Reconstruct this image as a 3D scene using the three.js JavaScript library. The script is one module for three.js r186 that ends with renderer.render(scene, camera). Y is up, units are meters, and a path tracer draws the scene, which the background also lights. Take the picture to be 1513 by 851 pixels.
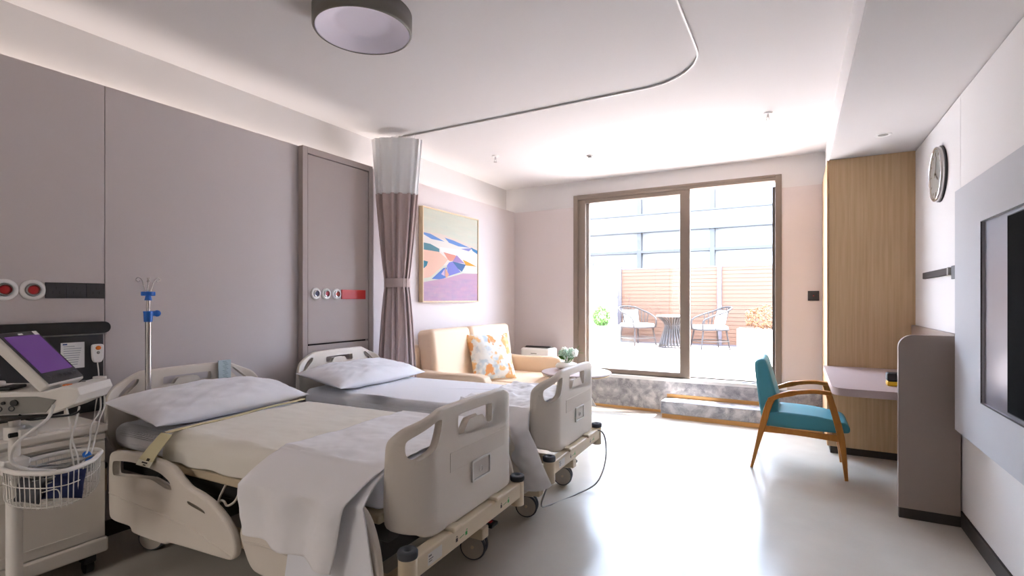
import * as THREE from 'three';
import { RoundedBoxGeometry } from 'three/addons/geometries/RoundedBoxGeometry.js';
import { mergeGeometries, mergeVertices, toCreasedNormals } from 'three/addons/utils/BufferGeometryUtils.js';
import { TessellateModifier } from 'three/addons/modifiers/TessellateModifier.js';
import { RectAreaLightUniformsLib } from 'three/addons/lights/RectAreaLightUniformsLib.js';
RectAreaLightUniformsLib.init();

// ---------------------------------------------------------------- camera, sky, sun, lamps, exposure
const FOCAL = 755, HORIZON = 443, YAW = Math.atan(420.5 / 755);
const scene = new THREE.Scene();
const camera = new THREE.PerspectiveCamera(2 * Math.atan(HORIZON / FOCAL) * 180 / Math.PI, 1513 / (2 * HORIZON), 0.05, 200);
camera.setViewOffset(1513, 2 * HORIZON, 0, 0, 1513, 851);
camera.position.set(0, 1.3, 0);
camera.rotation.y = YAW;
camera.updateProjectionMatrix();

const renderer = new THREE.WebGLRenderer({ antialias: true });
renderer.toneMapping = THREE.LinearToneMapping;
renderer.toneMappingExposure = 3.6;
renderer.shadowMap.enabled = true;

scene.background = new THREE.Color().setRGB(4.9, 6.0, 7.8);          // bright hazy noon sky
const sun = new THREE.DirectionalLight(new THREE.Color().setRGB(1, 0.98, 0.96), 14);
sun.position.set(4.0 - 1.3, 9.5, -1.85 - 6); sun.target.position.set(-1.3, 0, -6);
sun.castShadow = true; sun.shadow.mapSize.set(2048, 2048);
Object.assign(sun.shadow.camera, { left: -12, right: 12, top: 12, bottom: -12, near: 0.5, far: 40 });
scene.add(sun, sun.target);

const COVE = new THREE.Color().setRGB(1, 0.89, 0.82), COVE_POWER = 2.0, ADDED_FILL_POWER = 7.5;

// ---------------------------------------------------------------- helpers
let seed = 20240511;
const rnd = () => { seed = (seed * 1664525 + 1013904223) >>> 0; return seed / 4294967296; };
const rr = (a, b) => a + (b - a) * rnd();
const V = (x, y, z) => new THREE.Vector3(x, y, z);
const used = new Map();
function numbered(n) { const k = used.get(n) || 0; used.set(n, k + 1); return k ? n + '_' + String(k).padStart(3, '0') : n; }
function tag(o, label, category, group) { o.userData.label = label; if (category) o.userData.category = category; if (group) o.userData.group = group; return o; }
function thing(name, label, category, pos = [0, 0, 0], turn = 0, group) {
  const o = new THREE.Group(); o.name = numbered(name); o.position.set(...pos); o.rotation.y = turn; scene.add(o);
  return tag(o, label, category, group);
}
function mesh(name, geo, mat, parent = scene) {
  const g = Array.isArray(geo) ? merge(geo) : geo;
  const m = new THREE.Mesh(g, mat); m.name = parent === scene ? numbered(name) : name;
  m.castShadow = m.receiveShadow = true; parent.add(m); return m;
}
function struct(name, geo, mat, label) { const m = mesh(name, geo, mat); m.userData.kind = 'structure'; if (label) m.userData.label = label; return m; }
function sgroup(name, label) { const o = new THREE.Group(); o.name = numbered(name); o.userData.kind = 'structure'; if (label) o.userData.label = label; scene.add(o); return o; }
function merge(list) { return mergeGeometries(list.map((g) => { g = g.index ? g.toNonIndexed() : g; for (const k of Object.keys(g.attributes)) if (!['position', 'normal', 'uv'].includes(k)) g.deleteAttribute(k); return g; })); }
// box by its limits, uv in metres
function metric(g) {
  if (g.index) g = g.toNonIndexed();
  const p = g.attributes.position, n = g.attributes.normal, uv = new Float32Array(p.count * 2);
  for (let i = 0; i < p.count; i++) {
    const ax = Math.abs(n.getX(i)), ay = Math.abs(n.getY(i)), az = Math.abs(n.getZ(i));
    if (ay >= ax && ay >= az) { uv[2 * i] = p.getX(i); uv[2 * i + 1] = p.getZ(i); }
    else if (ax >= az) { uv[2 * i] = p.getZ(i); uv[2 * i + 1] = p.getY(i); }
    else { uv[2 * i] = p.getX(i); uv[2 * i + 1] = p.getY(i); }
  }
  g.setAttribute('uv', new THREE.BufferAttribute(uv, 2)); return g;
}
function lim(x0, x1, y0, y1, z0, z1, r = 0) {
  const w = Math.abs(x1 - x0), h = Math.abs(y1 - y0), d = Math.abs(z1 - z0);
  const g = r ? new RoundedBoxGeometry(w, h, d, 2, Math.min(r, w / 2.01, h / 2.01, d / 2.01)) : new THREE.BoxGeometry(w, h, d);
  g.translate((x0 + x1) / 2, (y0 + y1) / 2, (z0 + z1) / 2); return metric(g);
}
function cyl(r0, r1, h, x, y, z, seg = 24) { return new THREE.CylinderGeometry(r0, r1, h, seg).translate(x, y, z); }
function rod(a, b, r, seg = 12, r2 = r) {
  const d = b.clone().sub(a), g = new THREE.CylinderGeometry(r2, r, d.length(), seg);
  g.applyQuaternion(new THREE.Quaternion().setFromUnitVectors(V(0, 1, 0), d.clone().normalize()));
  return g.translate((a.x + b.x) / 2, (a.y + b.y) / 2, (a.z + b.z) / 2);
}
function tube(pts, r, n = 32, seg = 8, closed = false) { return new THREE.TubeGeometry(new THREE.CatmullRomCurve3(pts.map((p) => p.isVector3 ? p : V(...p)), closed, 'centripetal'), n, r, seg, closed); }
function smooth2(pts, n = 60, tension = 0.35) {
  const c = new THREE.CatmullRomCurve3(pts.map(([a, b]) => V(a, b, 0)), true, 'catmullrom', tension);
  return c.getPoints(n).slice(0, n).map((p) => new THREE.Vector2(p.x, p.y));
}
function plate(outline, holes, depth, bevel = 0.006, seg = 2) {
  const s = new THREE.Shape(outline); for (const h of holes) s.holes.push(new THREE.Path(h));
  return new THREE.ExtrudeGeometry(s, { depth: depth - 2 * bevel, bevelEnabled: true, bevelThickness: bevel, bevelSize: bevel, bevelOffset: -bevel, bevelSegments: seg, curveSegments: 12 }).translate(0, 0, -depth / 2 + bevel);
}
function roundRect(w, h, r, x = 0, y = 0) {
  const s = []; const q = [[w / 2 - r, h / 2 - r, 0], [-w / 2 + r, h / 2 - r, 90], [-w / 2 + r, -h / 2 + r, 180], [w / 2 - r, -h / 2 + r, 270]];
  for (const [cx, cy, a] of q) for (let i = 0; i <= 5; i++) { const t = (a + i * 18) * Math.PI / 180; s.push(new THREE.Vector2(x + cx + r * Math.cos(t), y + cy + r * Math.sin(t))); }
  return s;
}
function noise2(x, y, s = 0) {
  const h = (i, j) => { let n = Math.imul(i | 0, 374761393) + Math.imul(j | 0, 668265263) + Math.imul(s + 11, 69069); n = Math.imul(n ^ (n >>> 13), 1274126177); return ((n ^ (n >>> 16)) >>> 0) / 4294967295; };
  const i = Math.floor(x), j = Math.floor(y), f = x - i, g = y - j, a = f * f * (3 - 2 * f), b = g * g * (3 - 2 * g);
  return (h(i, j) * (1 - a) + h(i + 1, j) * a) * (1 - b) + (h(i, j + 1) * (1 - a) + h(i + 1, j + 1) * a) * b;
}
const fbm = (x, y, s = 0, o = 4) => { let v = 0, a = 0.5, t = 0; for (let k = 0; k < o; k++) { v += a * noise2(x, y, s + k); t += a; a *= 0.5; x *= 2.03; y *= 2.03; } return v / t; };
// a tileable colour or height texture from f(u, v) -> value(s) in 0..1
function tex(n, f, { color = false, rx = 1, ry = 1 } = {}) {
  const d = new Uint8Array(n * n * 4);
  for (let j = 0; j < n; j++) for (let i = 0; i < n; i++) {
    const c = f(i / n, j / n), k = (j * n + i) * 4, a = Array.isArray(c) ? c : [c, c, c];
    for (let q = 0; q < 3; q++) d[k + q] = Math.max(0, Math.min(255, Math.round(a[q] * 255))); d[k + 3] = 255;
  }
  const t = new THREE.DataTexture(d, n, n); t.wrapS = t.wrapT = THREE.MirroredRepeatWrapping; t.magFilter = THREE.LinearFilter; t.minFilter = THREE.LinearMipmapLinearFilter; t.generateMipmaps = true;
  if (color) t.colorSpace = THREE.SRGBColorSpace; t.repeat.set(rx, ry); t.needsUpdate = true; return t;
}
const mix = (a, b, t) => a.map((x, i) => x + (b[i] - x) * t);
const hex = (h) => [(h >> 16 & 255) / 255, (h >> 8 & 255) / 255, (h & 255) / 255];
// closed cloth from fn(u, v) -> point
function cloth(fn, nu, nv, thick = 0.004) {
  const P = [], N = [], e = 1e-3;
  for (let j = 0; j <= nv; j++) for (let i = 0; i <= nu; i++) {
    const u = i / nu, v = j / nv, p = fn(u, v);
    const du = fn(Math.min(1, u + e), v).sub(fn(Math.max(0, u - e), v)), dv = fn(u, Math.min(1, v + e)).sub(fn(u, Math.max(0, v - e)));
    P.push(p); N.push(du.cross(dv).normalize());
  }
  const pos = [], uv = [], idx = [], c = (nu + 1) * (nv + 1);
  for (const s of [0.5, -0.5]) P.forEach((p, k) => { const q = p.clone().addScaledVector(N[k], thick * s); pos.push(q.x, q.y, q.z); uv.push((k % (nu + 1)) / nu, Math.floor(k / (nu + 1)) / nv); });
  const at = (i, j) => j * (nu + 1) + i;
  for (let j = 0; j < nv; j++) for (let i = 0; i < nu; i++) {
    const a = at(i, j), b = at(i + 1, j), d = at(i, j + 1), f = at(i + 1, j + 1);
    idx.push(a, b, f, a, f, d, c + a, c + f, c + b, c + a, c + d, c + f);
  }
  const edge = (a, b) => idx.push(a, c + a, c + b, a, c + b, b);
  for (let i = 0; i < nu; i++) { edge(at(i, 0), at(i + 1, 0)); edge(at(i + 1, nv), at(i, nv)); }
  for (let j = 0; j < nv; j++) { edge(at(nu, j), at(nu, j + 1)); edge(at(0, j + 1), at(0, j)); }
  const g = new THREE.BufferGeometry();
  g.setAttribute('position', new THREE.Float32BufferAttribute(pos, 3)); g.setAttribute('uv', new THREE.Float32BufferAttribute(uv, 2)); g.setIndex(idx); g.computeVertexNormals();
  return g;
}
// a soft cushion: a, b half sizes in local x / z, t half thickness
function cushion(a, b, t, { p = 3, q = 0.5, pinch = 0.06, n = 40, wr = 0.006, s = 0, flat = 1 } = {}) {
  const pos = [], idx = [], uv = [];
  const f = (x) => Math.pow(Math.max(0, 1 - Math.pow(Math.abs(x), p)), q);
  for (const side of [1, -1]) for (let j = 0; j <= n; j++) for (let i = 0; i <= n; i++) {
    const u = Math.sin((i / n * 2 - 1) * Math.PI / 2), v = Math.sin((j / n * 2 - 1) * Math.PI / 2), k = f(u) * f(v);
    const px = a * u * (1 - pinch * (1 - v * v) * Math.abs(u)), pz = b * v * (1 - pinch * (1 - u * u) * Math.abs(v));
    const w = (fbm(u * 2.2 + 7, v * 2.2 + 3, s, 3) - 0.5) * wr * 4 * Math.sqrt(k) + (noise2(u * 6 + v * 4, v * 7, s + 9) - 0.5) * wr * Math.sqrt(k);
    pos.push(px, side > 0 ? t * k + w : -t * flat * k + w * 0.4, pz); uv.push((u + 1) / 2, (v + 1) / 2);
  }
  const c = (n + 1) * (n + 1);
  for (let j = 0; j < n; j++) for (let i = 0; i < n; i++) { const A = j * (n + 1) + i, B = A + 1, D = A + n + 1, F = D + 1; idx.push(A, D, F, A, F, B, c + A, c + F, c + D, c + A, c + B, c + F); }
  const g = new THREE.BufferGeometry(); g.setAttribute('position', new THREE.Float32BufferAttribute(pos, 3)); g.setAttribute('uv', new THREE.Float32BufferAttribute(uv, 2)); g.setIndex(idx);
  g.computeVertexNormals(); return g;
}
function canvasTex(w, h, draw) { const c = document.createElement('canvas'); c.width = w; c.height = h; draw(c.getContext('2d'), w, h); const t = new THREE.CanvasTexture(c); t.colorSpace = THREE.SRGBColorSpace; return t; }

// ---------------------------------------------------------------- materials
const S = (o) => new THREE.MeshStandardMaterial(o), P = (o) => new THREE.MeshPhysicalMaterial(o);
const grain = tex(256, (u, v) => 0.5 + 0.25 * (fbm(u * 40, v * 40, 5, 2) - 0.5));
const fabricBump = tex(256, (u, v) => 0.5 + 0.3 * Math.sin(u * 400) * Math.sin(v * 400) + 0.2 * (noise2(u * 90, v * 90) - 0.5), { rx: 2, ry: 2 });
const wood = (a, b, sx, sy, s) => tex(512, (u, v) => { const w = fbm(u * sx, v * sy, s, 4), l = noise2(u * sx * 5, v * sy * 0.8, s + 5); return mix(hex(a), hex(b), Math.min(1, 0.75 * w + 0.3 * l)); }, { color: true });
const M = {
  ceiling: S({ color: 0xdfdbda, roughness: 0.95 }),
  wallWhite: S({ color: 0xe0dcda, roughness: 0.9 }),
  doorTaupe: S({ color: 0xb3a6a0, roughness: 0.7 }),
  panelTaupe: S({ color: 0xcec5c4, roughness: 0.75, bumpMap: grain, bumpScale: 0.0006 }),
  panelPale: S({ color: 0xd8cdca, roughness: 0.75, bumpMap: grain, bumpScale: 0.0006 }),
  gap: S({ color: 0x241f1d, roughness: 0.9 }),
  floor: P({ color: 0xffffff, map: tex(512, (u, v) => mix(hex(0xbdb4a8), hex(0xc9c1b5), fbm(u * 9, v * 9, 31, 4)), { color: true, rx: 0.5, ry: 0.5 }), roughness: 0.23, specularIntensity: 0.45 }),
  baseboard: S({ color: 0x3a342f, roughness: 0.6 }),
  wood: S({ map: wood(0xbd9b72, 0xd9bb94, 90, 3, 3), roughness: 0.5 }),
  woodEdge: S({ map: wood(0xc49a6c, 0xd9b58a, 60, 3, 4), roughness: 0.5 }),
  oak: S({ map: wood(0xd0b48c, 0xe4cda8, 30, 2, 14), roughness: 0.5 }),
  partition: S({ color: 0x9a8b82, roughness: 0.36, bumpMap: grain, bumpScale: 0.0003 }),
  desk: S({ color: 0xb7a4a2, roughness: 0.4 }),
  chairWood: S({ map: wood(0xa8641f, 0xc98838, 20, 3, 20), roughness: 0.38 }),
  teal: P({ color: 0x4b9bab, roughness: 0.5, sheen: 0.3, bumpMap: fabricBump, bumpScale: 0.0004 }),
  tvPanel: S({ color: 0xbcbcc0, roughness: 0.8 }),
  tvNiche: S({ color: 0x807d86, roughness: 0.28, metalness: 0.3 }),
  screen: P({ color: 0x040405, roughness: 0.8, specularIntensity: 0.05 }),
  black: S({ color: 0x141416, roughness: 0.55 }),
  darkGrey: S({ color: 0x37363a, roughness: 0.5 }),
  slate: S({ color: 0x2c2c30, roughness: 0.55 }),
  frame: S({ color: 0x8b7d71, roughness: 0.4, metalness: 0.35 }),
  frameDark: S({ color: 0x57504b, roughness: 0.45, metalness: 0.35 }),
  glass: P({ color: 0xffffff, transmission: 1, thickness: 0, roughness: 0, ior: 1.5 }),
  stone: S({ map: tex(1024, (u, v) => { const w = fbm(u * 14 + 3 * fbm(u * 6, v * 6, 50), v * 14, 41, 5), k = noise2(u * 160, v * 160, 44); let c = mix(hex(0x86858a), hex(0xcdc9c8), Math.max(0, Math.min(1, (w - 0.28) * 2.1))); if (k > 0.8) c = mix(c, hex(0xe6e2df), (k - 0.8) * 3.5); return c; }, { color: true, rx: 1, ry: 1 }), roughness: 0.28 }),
  sill: S({ color: 0xe6e4e2, roughness: 0.35 }),
  oakStrip: S({ map: wood(0xd29a55, 0xe6b678, 3, 40, 17), roughness: 0.5 }),
  plastic: P({ color: 0xe3d9cc, roughness: 0.42 }),
  plasticWarm: P({ color: 0xd8c6a8, roughness: 0.45 }),
  deviceWhite: S({ color: 0xe4dfd8, roughness: 0.4 }),
  deviceGrey: S({ color: 0x8a8780, roughness: 0.5 }),
  cabinet: S({ color: 0xe0d9cf, roughness: 0.4 }),
  rubber: S({ color: 0x46484c, roughness: 0.7 }),
  wheel: S({ color: 0xb8ad9f, roughness: 0.55 }),
  steel: S({ color: 0xc9c6c4, roughness: 0.22, metalness: 0.9 }),
  steelDark: S({ color: 0x4a4846, roughness: 0.5, metalness: 0.5 }),
  sheet: P({ color: 0xf4f3f7, roughness: 0.9, sheen: 0.2, bumpMap: fabricBump, bumpScale: 0.0003 }),
  blanket: P({ color: 0xf4f1f1, roughness: 0.92, sheen: 0.2, bumpMap: fabricBump, bumpScale: 0.0004 }),
  cream: P({ color: 0xefe9dd, roughness: 0.8, bumpMap: fabricBump, bumpScale: 0.0003 }),
  strap: S({ color: 0xe2d3a4, roughness: 0.85 }),
  curtain: P({ color: 0xc6b2ae, roughness: 0.9, sheen: 0.3 }),
  net: P({ color: 0xffffff, roughness: 0.95, transmission: 0.35, thickness: 0 }),
  sofa: P({ color: 0xebd0b2, roughness: 0.65, sheen: 0.2, bumpMap: fabricBump, bumpScale: 0.0003 }),
  blue: S({ color: 0x1f6fd2, roughness: 0.4 }),
  navy: S({ color: 0x1a2450, roughness: 0.85 }),
  red: S({ color: 0xc01818, roughness: 0.45 }),
  orange: S({ color: 0xef7d1e, roughness: 0.4 }),
  white: S({ color: 0xf2f0ee, roughness: 0.5 }),
  cable: S({ color: 0xdedbd6, roughness: 0.5 }),
  cableGrey: S({ color: 0x9a9894, roughness: 0.5 }),
  lampRim: S({ color: 0x7c7872, roughness: 0.5 }),
  lampShade: P({ color: 0xe9e3f0, roughness: 0.7 }),
  deck: S({ map: tex(256, (u, v) => mix(hex(0xb5a49a), hex(0xc8b9ae), fbm(u * 20, v * 5, 61, 3)), { color: true }), roughness: 0.7 }),
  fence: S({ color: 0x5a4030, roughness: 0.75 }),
  fenceWhite: S({ color: 0xe8e4df, roughness: 0.8 }),
  post: S({ color: 0x4b474d, roughness: 0.6 }),
  rattan: S({ color: 0x221e1e, roughness: 0.7 }),
  seatPad: S({ color: 0xe9e5df, roughness: 0.9 }),
  leafGreen: S({ color: 0x4d7530, roughness: 0.7 }),
  leafBronze: S({ color: 0x6a4627, roughness: 0.75 }),
  flower: S({ color: 0xf2f5ea, roughness: 0.8 }),
  leafPale: S({ color: 0xa9c6ae, roughness: 0.75 }),
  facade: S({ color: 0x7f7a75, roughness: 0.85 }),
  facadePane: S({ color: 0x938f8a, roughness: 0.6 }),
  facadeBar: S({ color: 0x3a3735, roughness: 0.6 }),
  pebble: S({ color: 0xe6e0d6, roughness: 0.7 }),
  tableTop: S({ color: 0xb5a6a4, roughness: 0.35 }),
};

// ================================================================ the room
const XL = -3.45, XP = -3.32, XR = 0.833, ZB = -6.03, ZN = 1.7, YC = 2.79, YP = 2.475, YS = 2.49, T = 0.2;
struct('floor', lim(XL - T, XR + T, -0.1, 0, ZB - T, ZN + T), M.floor, 'glossy beige vinyl floor');
const ceil = struct('ceiling', lim(XL - T, XR + T, YC, YC + 0.15, ZB - T, ZN + T), M.ceiling, 'white plaster ceiling');
const sof = mesh('soffit', [lim(0.25, XR, YS, YC, ZB, ZN), lim(0.243, 0.25, YS + 0.004, YS + 0.02, ZB, ZN)], M.ceiling, ceil);
const wl = struct('wall_left', lim(XL - T, XL, 0, YC, ZB - T, ZN + T), M.wallWhite, 'white upper wall behind the taupe panelling');
// taupe wall panels with real joints, a light trough behind their top edge
{
  const j = 0.004, th = 0.03;
  const panel = (z0, z1, m) => mesh('wall_panel', lim(XP - th, XP, 0, YP, z0 - j / 2, z1 + j / 2), m, wl);
  panel(ZN, -0.10, M.panelTaupe); panel(-0.10, -1.364, M.panelTaupe); panel(-1.364, -2.607, M.panelTaupe); panel(-2.607, -3.40, M.panelTaupe); panel(-3.40, ZB, M.panelPale);
  mesh('trough_floor', lim(XL, XP - th, YP - 0.09, YP - 0.075, ZB, ZN), M.wallWhite, wl);
  mesh('joint_backing', lim(XP - th - 0.008, XP - th - 0.001, 0, YP - 0.09, ZB, ZN), M.gap, wl);
}
// light strip in the trough
{
  const t = thing('cove_light_strip', 'warm light strip hidden in the trough above the taupe wall panels', 'light', [0, 0, 0]);
  const len = ZN - ZB - 0.2, zc = (ZN + ZB) / 2;
  mesh('profile', lim(-3.425, -3.375, YP - 0.075, YP - 0.06, zc - len / 2, zc + len / 2), M.white, t);
  mesh('diffuser', lim(-3.42, -3.38, YP - 0.06, YP - 0.055, zc - len / 2, zc + len / 2), S({ color: 0xffffff, emissive: COVE, emissiveIntensity: 0.3 }), t);
  const l = new THREE.RectAreaLight(COVE, COVE_POWER, 0.04, len); l.name = 'strip_light';
  l.position.set(-3.40, YP - 0.05, zc); l.lookAt(-3.40, 10, zc); l.castShadow = true;
  l.rotation.set(Math.PI / 2, 0, 0); t.add(l);
}
struct('wall_right', lim(XR, XR + T, 0, YC, ZB - T, ZN + T), M.wallWhite, 'white painted right wall');
{
  const w = scene.getObjectByName('wall_right');
  mesh('joint_backing', [lim(XR - 0.001, XR, 0.1, YS, -3.85, -3.83), lim(XR - 0.001, XR, YS - 0.012, YS, ZB, ZN)], M.gap, w);
  mesh('wall_board', lim(XR - 0.006, XR, 0.1, YS - 0.008, -3.842, ZB), M.wallWhite, w);
  mesh('wall_board', lim(XR - 0.006, XR, 0.1, YS - 0.008, -3.845 + 0.009, ZN), M.wallWhite, w);
}
struct('baseboard_right', lim(XR - 0.012, XR, 0, 0.085, -3.83, ZN), M.baseboard, 'dark baseboard along the right wall');
struct('baseboard_left', lim(XP, XP + 0.012, 0, 0.085, ZB, ZN), M.baseboard, 'dark baseboard under the taupe wall panels');
// entrance end: unseen doorway and lit vestibule, added to brighten the near bed faces
{
  const a = -2.95, b = -1.55, h = 2.25, z0 = ZN + T, z1 = 3.7, xa = -3.35, xb = -1.15, hv = 2.6;
  struct('wall_near', [lim(XL - T, a, 0, YC, ZN, z0), lim(b, XR + T, 0, YC, ZN, z0), lim(a, b, h, YC, ZN, z0)], M.wallWhite, 'white wall at the entrance end of the room');
  const d = sgroup('door_2', 'timber door frame of the added unseen doorway');
  mesh('frame_jamb', lim(a, a + 0.04, 0, h, ZN - 0.02, z0 + 0.02), M.woodEdge, d); mesh('frame_jamb', lim(b - 0.04, b, 0, h, ZN - 0.02, z0 + 0.02), M.woodEdge, d); mesh('frame_head', lim(a + 0.04, b - 0.04, h - 0.04, h, ZN - 0.02, z0 + 0.02), M.woodEdge, d);
  struct('wall_added_vestibule', [lim(xa - 0.1, xa, 0, hv, z0, z1), lim(xb, xb + 0.1, 0, hv, z0, z1), lim(xa - 0.1, xb + 0.1, 0, hv, z1, z1 + 0.1)], M.wallWhite, 'white walls of the added unseen vestibule');
  struct('ceiling_added_vestibule', lim(xa - 0.1, xb + 0.1, hv, hv + 0.1, z0, z1 + 0.1), M.ceiling, 'white ceiling of the added unseen vestibule');
  struct('floor_added_vestibule', lim(xa - 0.1, xb + 0.1, -0.1, 0, z0, z1 + 0.1), M.floor, 'beige floor of the added unseen vestibule');
  const t = thing('added_light_panel', 'flat rectangular light panel added out of view as fill light', 'light', [(a + b) / 2, hv, 2.8]);  // unseen lamp, added as fill for beds, blanket and cabinet
  mesh('frame', [lim(-0.62, 0.62, -0.02, 0, -0.32, -0.30), lim(-0.62, 0.62, -0.02, 0, 0.30, 0.32), lim(-0.62, -0.60, -0.02, 0, -0.30, 0.30), lim(0.60, 0.62, -0.02, 0, -0.30, 0.30)], M.steel, t);
  const c = new THREE.Color().setRGB(1, 0.97, 0.94);
  mesh('diffuser', lim(-0.60, 0.60, -0.012, -0.002, -0.30, 0.30), S({ color: 0xffffff, emissive: c, emissiveIntensity: 0.6 }), t);
  const l = new THREE.RectAreaLight(c, ADDED_FILL_POWER, 1.2, 0.6); l.name = 'added_fill_light'; l.position.set(0, -0.025, 0); l.rotation.x = -Math.PI / 2; l.castShadow = true; t.add(l);
}
// far wall with the door opening
const DX0 = -2.461, DX1 = -0.136, DY0 = 0.365, DY1 = 2.61;
{
  const w = struct('wall_far', [lim(XL, DX0, 0, YC, ZB - T, ZB), lim(DX1, XR, 0, YC, ZB - T, ZB), lim(DX0, DX1, DY1, YC, ZB - T, ZB), lim(DX0, DX1, 0, DY0, ZB - T, ZB)], M.wallWhite, 'white far wall above the pale panelling');
  mesh('wall_panel', lim(XP, DX0 - 0.001, DY0 - 0.005, 2.467, ZB, ZB + 0.012), M.panelPale, w);
  mesh('wall_panel', lim(DX1 + 0.001, 0.227, DY0 - 0.005, 2.467, ZB, ZB + 0.012), M.panelPale, w);
}
// stone platform and step under the door
{
  const s = sgroup('stone_step', 'speckled grey stone platform and step below the sliding door');
  const zr = ZB + 0.03;
  mesh('riser', lim(XP, 0.227, 0.03, 0.362, ZB, zr), M.stone, s);
  mesh('sill_slab', lim(DX0 - 0.05, DX1 + 0.05, 0.362, 0.402, ZB - T, zr + 0.008, 0.004), M.sill, s);
  mesh('step_block', lim(-1.315, 0.222, 0.045, 0.184, zr, -5.735, 0.012), M.stone, s);
  mesh('base_strip', lim(XP, -1.315, 0, 0.03, ZB, zr + 0.004), M.oakStrip, s);
  mesh('base_strip', lim(-1.30, 0.222, 0, 0.045, zr, -5.742), M.oakStrip, s);
  mesh('base_strip', lim(-1.30, 0.222, 0.184, 0.222, zr, zr + 0.006), M.oakStrip, s);
}
// sliding door
{
  const d = sgroup('door_1', 'brown metal framed glass sliding door to the terrace');
  const f = 0.06, z0 = ZB - 0.11, z1 = ZB + 0.022, y0 = 0.402;
  mesh('frame_jamb', lim(DX0, DX0 + f, y0, DY1, z0, z1, 0.003), M.frame, d);
  mesh('frame_jamb', lim(DX1 - f, DX1, y0, DY1, z0, z1, 0.003), M.frame, d);
  mesh('frame_head', [lim(DX0 + f, DX1 - f, DY1 - f, DY1, z0, z1, 0.003), lim(DX0 + f, DX1 - f, DY1 - 0.025, DY1, z1, z1 + 0.008)], M.frame, d);
  mesh('sill_track', [lim(DX0 + f, DX1 - f, y0, y0 + 0.008, z0, z1 - 0.02), lim(DX0 + f, DX1 - f, y0 + 0.008, y0 + 0.02, z0 + 0.03, z0 + 0.035)], M.frameDark, d);
  const leaf = (xa, xb, zc, m) => {
    const p = new THREE.Group(); p.name = 'door_leaf'; d.add(p);
    const st = 0.105, ya = y0 + 0.012, yb = DY1 - f + 0.004;
    mesh('stile', lim(xa, xa + st, ya, yb, zc - 0.02, zc + 0.02, 0.003), m, p); mesh('stile', lim(xb - st, xb, ya, yb, zc - 0.02, zc + 0.02, 0.003), m, p);
    mesh('rail', lim(xa + st, xb - st, ya, ya + 0.05, zc - 0.02, zc + 0.02, 0.003), m, p); mesh('rail', lim(xa + st, xb - st, yb - 0.05, yb, zc - 0.02, zc + 0.02, 0.003), m, p);
    mesh('pane', lim(xa + st - 0.005, xb - st + 0.005, ya + 0.045, yb - 0.045, zc - 0.003, zc + 0.003), M.glass, p);
  };
  leaf(DX0 + f - 0.012, -1.055, ZB - 0.015, M.frame);
  leaf(DX0 + f + 0.02, -1.07, ZB - 0.068, M.frame);
  mesh('pull_jamb', lim(DX1 - f - 0.03, DX1 - f, y0 + 0.02, DY1 - f - 0.05, ZB - 0.10, ZB - 0.06, 0.003), M.frameDark, d);
}
// curtain rail on the ceiling
{
  const pts = []; const zr = -3.58, xr = -0.52, r = 0.42;
  for (let i = 0; i <= 12; i++) pts.push(V(-3.26 + (xr - r + 3.26) * i / 12, YC - 0.002, zr));
  for (let i = 1; i <= 16; i++) { const a = -Math.PI / 2 + Math.PI / 2 * i / 16; pts.push(V(xr - r + r * Math.cos(a), YC - 0.002, zr + r + r * Math.sin(a))); }
  for (let i = 1; i <= 10; i++) pts.push(V(xr, YC - 0.002, zr + r + (0.4 - zr - r) * i / 10));
  const shape = new THREE.Shape([[-0.013, -0.001], [-0.004, -0.001], [-0.004, 0.006], [0.004, 0.006], [0.004, -0.001], [0.013, -0.001], [0.013, 0.009], [-0.013, 0.009]].map((p) => new THREE.Vector2(p[1], p[0])));
  const g = new THREE.ExtrudeGeometry(shape, { steps: 140, bevelEnabled: false, extrudePath: new THREE.CatmullRomCurve3(pts) });
  tag(mesh('curtain_rail', g, S({ color: 0xe8e6e4, roughness: 0.35 })), 'white curved curtain rail fixed to the ceiling', 'curtain rail');
}
// round ceiling lamp (switched off)
{
  const t = thing('ceiling_lamp', 'round ceiling lamp with grey rim and recessed lilac diffuser', 'lamp', [-1.97, 2.69, -1.945]);
  mesh('rim', new THREE.LatheGeometry([[0.238, 0.0], [0.245, 0.0], [0.25, 0.008], [0.25, 0.10], [0.10, 0.10], [0.10, 0.095], [0.24, 0.09], [0.238, 0.0]].map((p) => new THREE.Vector2(...p)), 64), M.lampRim, t);
  mesh('diffuser', new THREE.LatheGeometry([[0.0, 0.055], [0.13, 0.052], [0.145, 0.05], [0.155, 0.045], [0.215, 0.012], [0.232, 0.004], [0.239, 0.002], [0.2395, 0.02]].map((p) => new THREE.Vector2(...p)), 64), M.lampShade, t);
}
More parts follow.
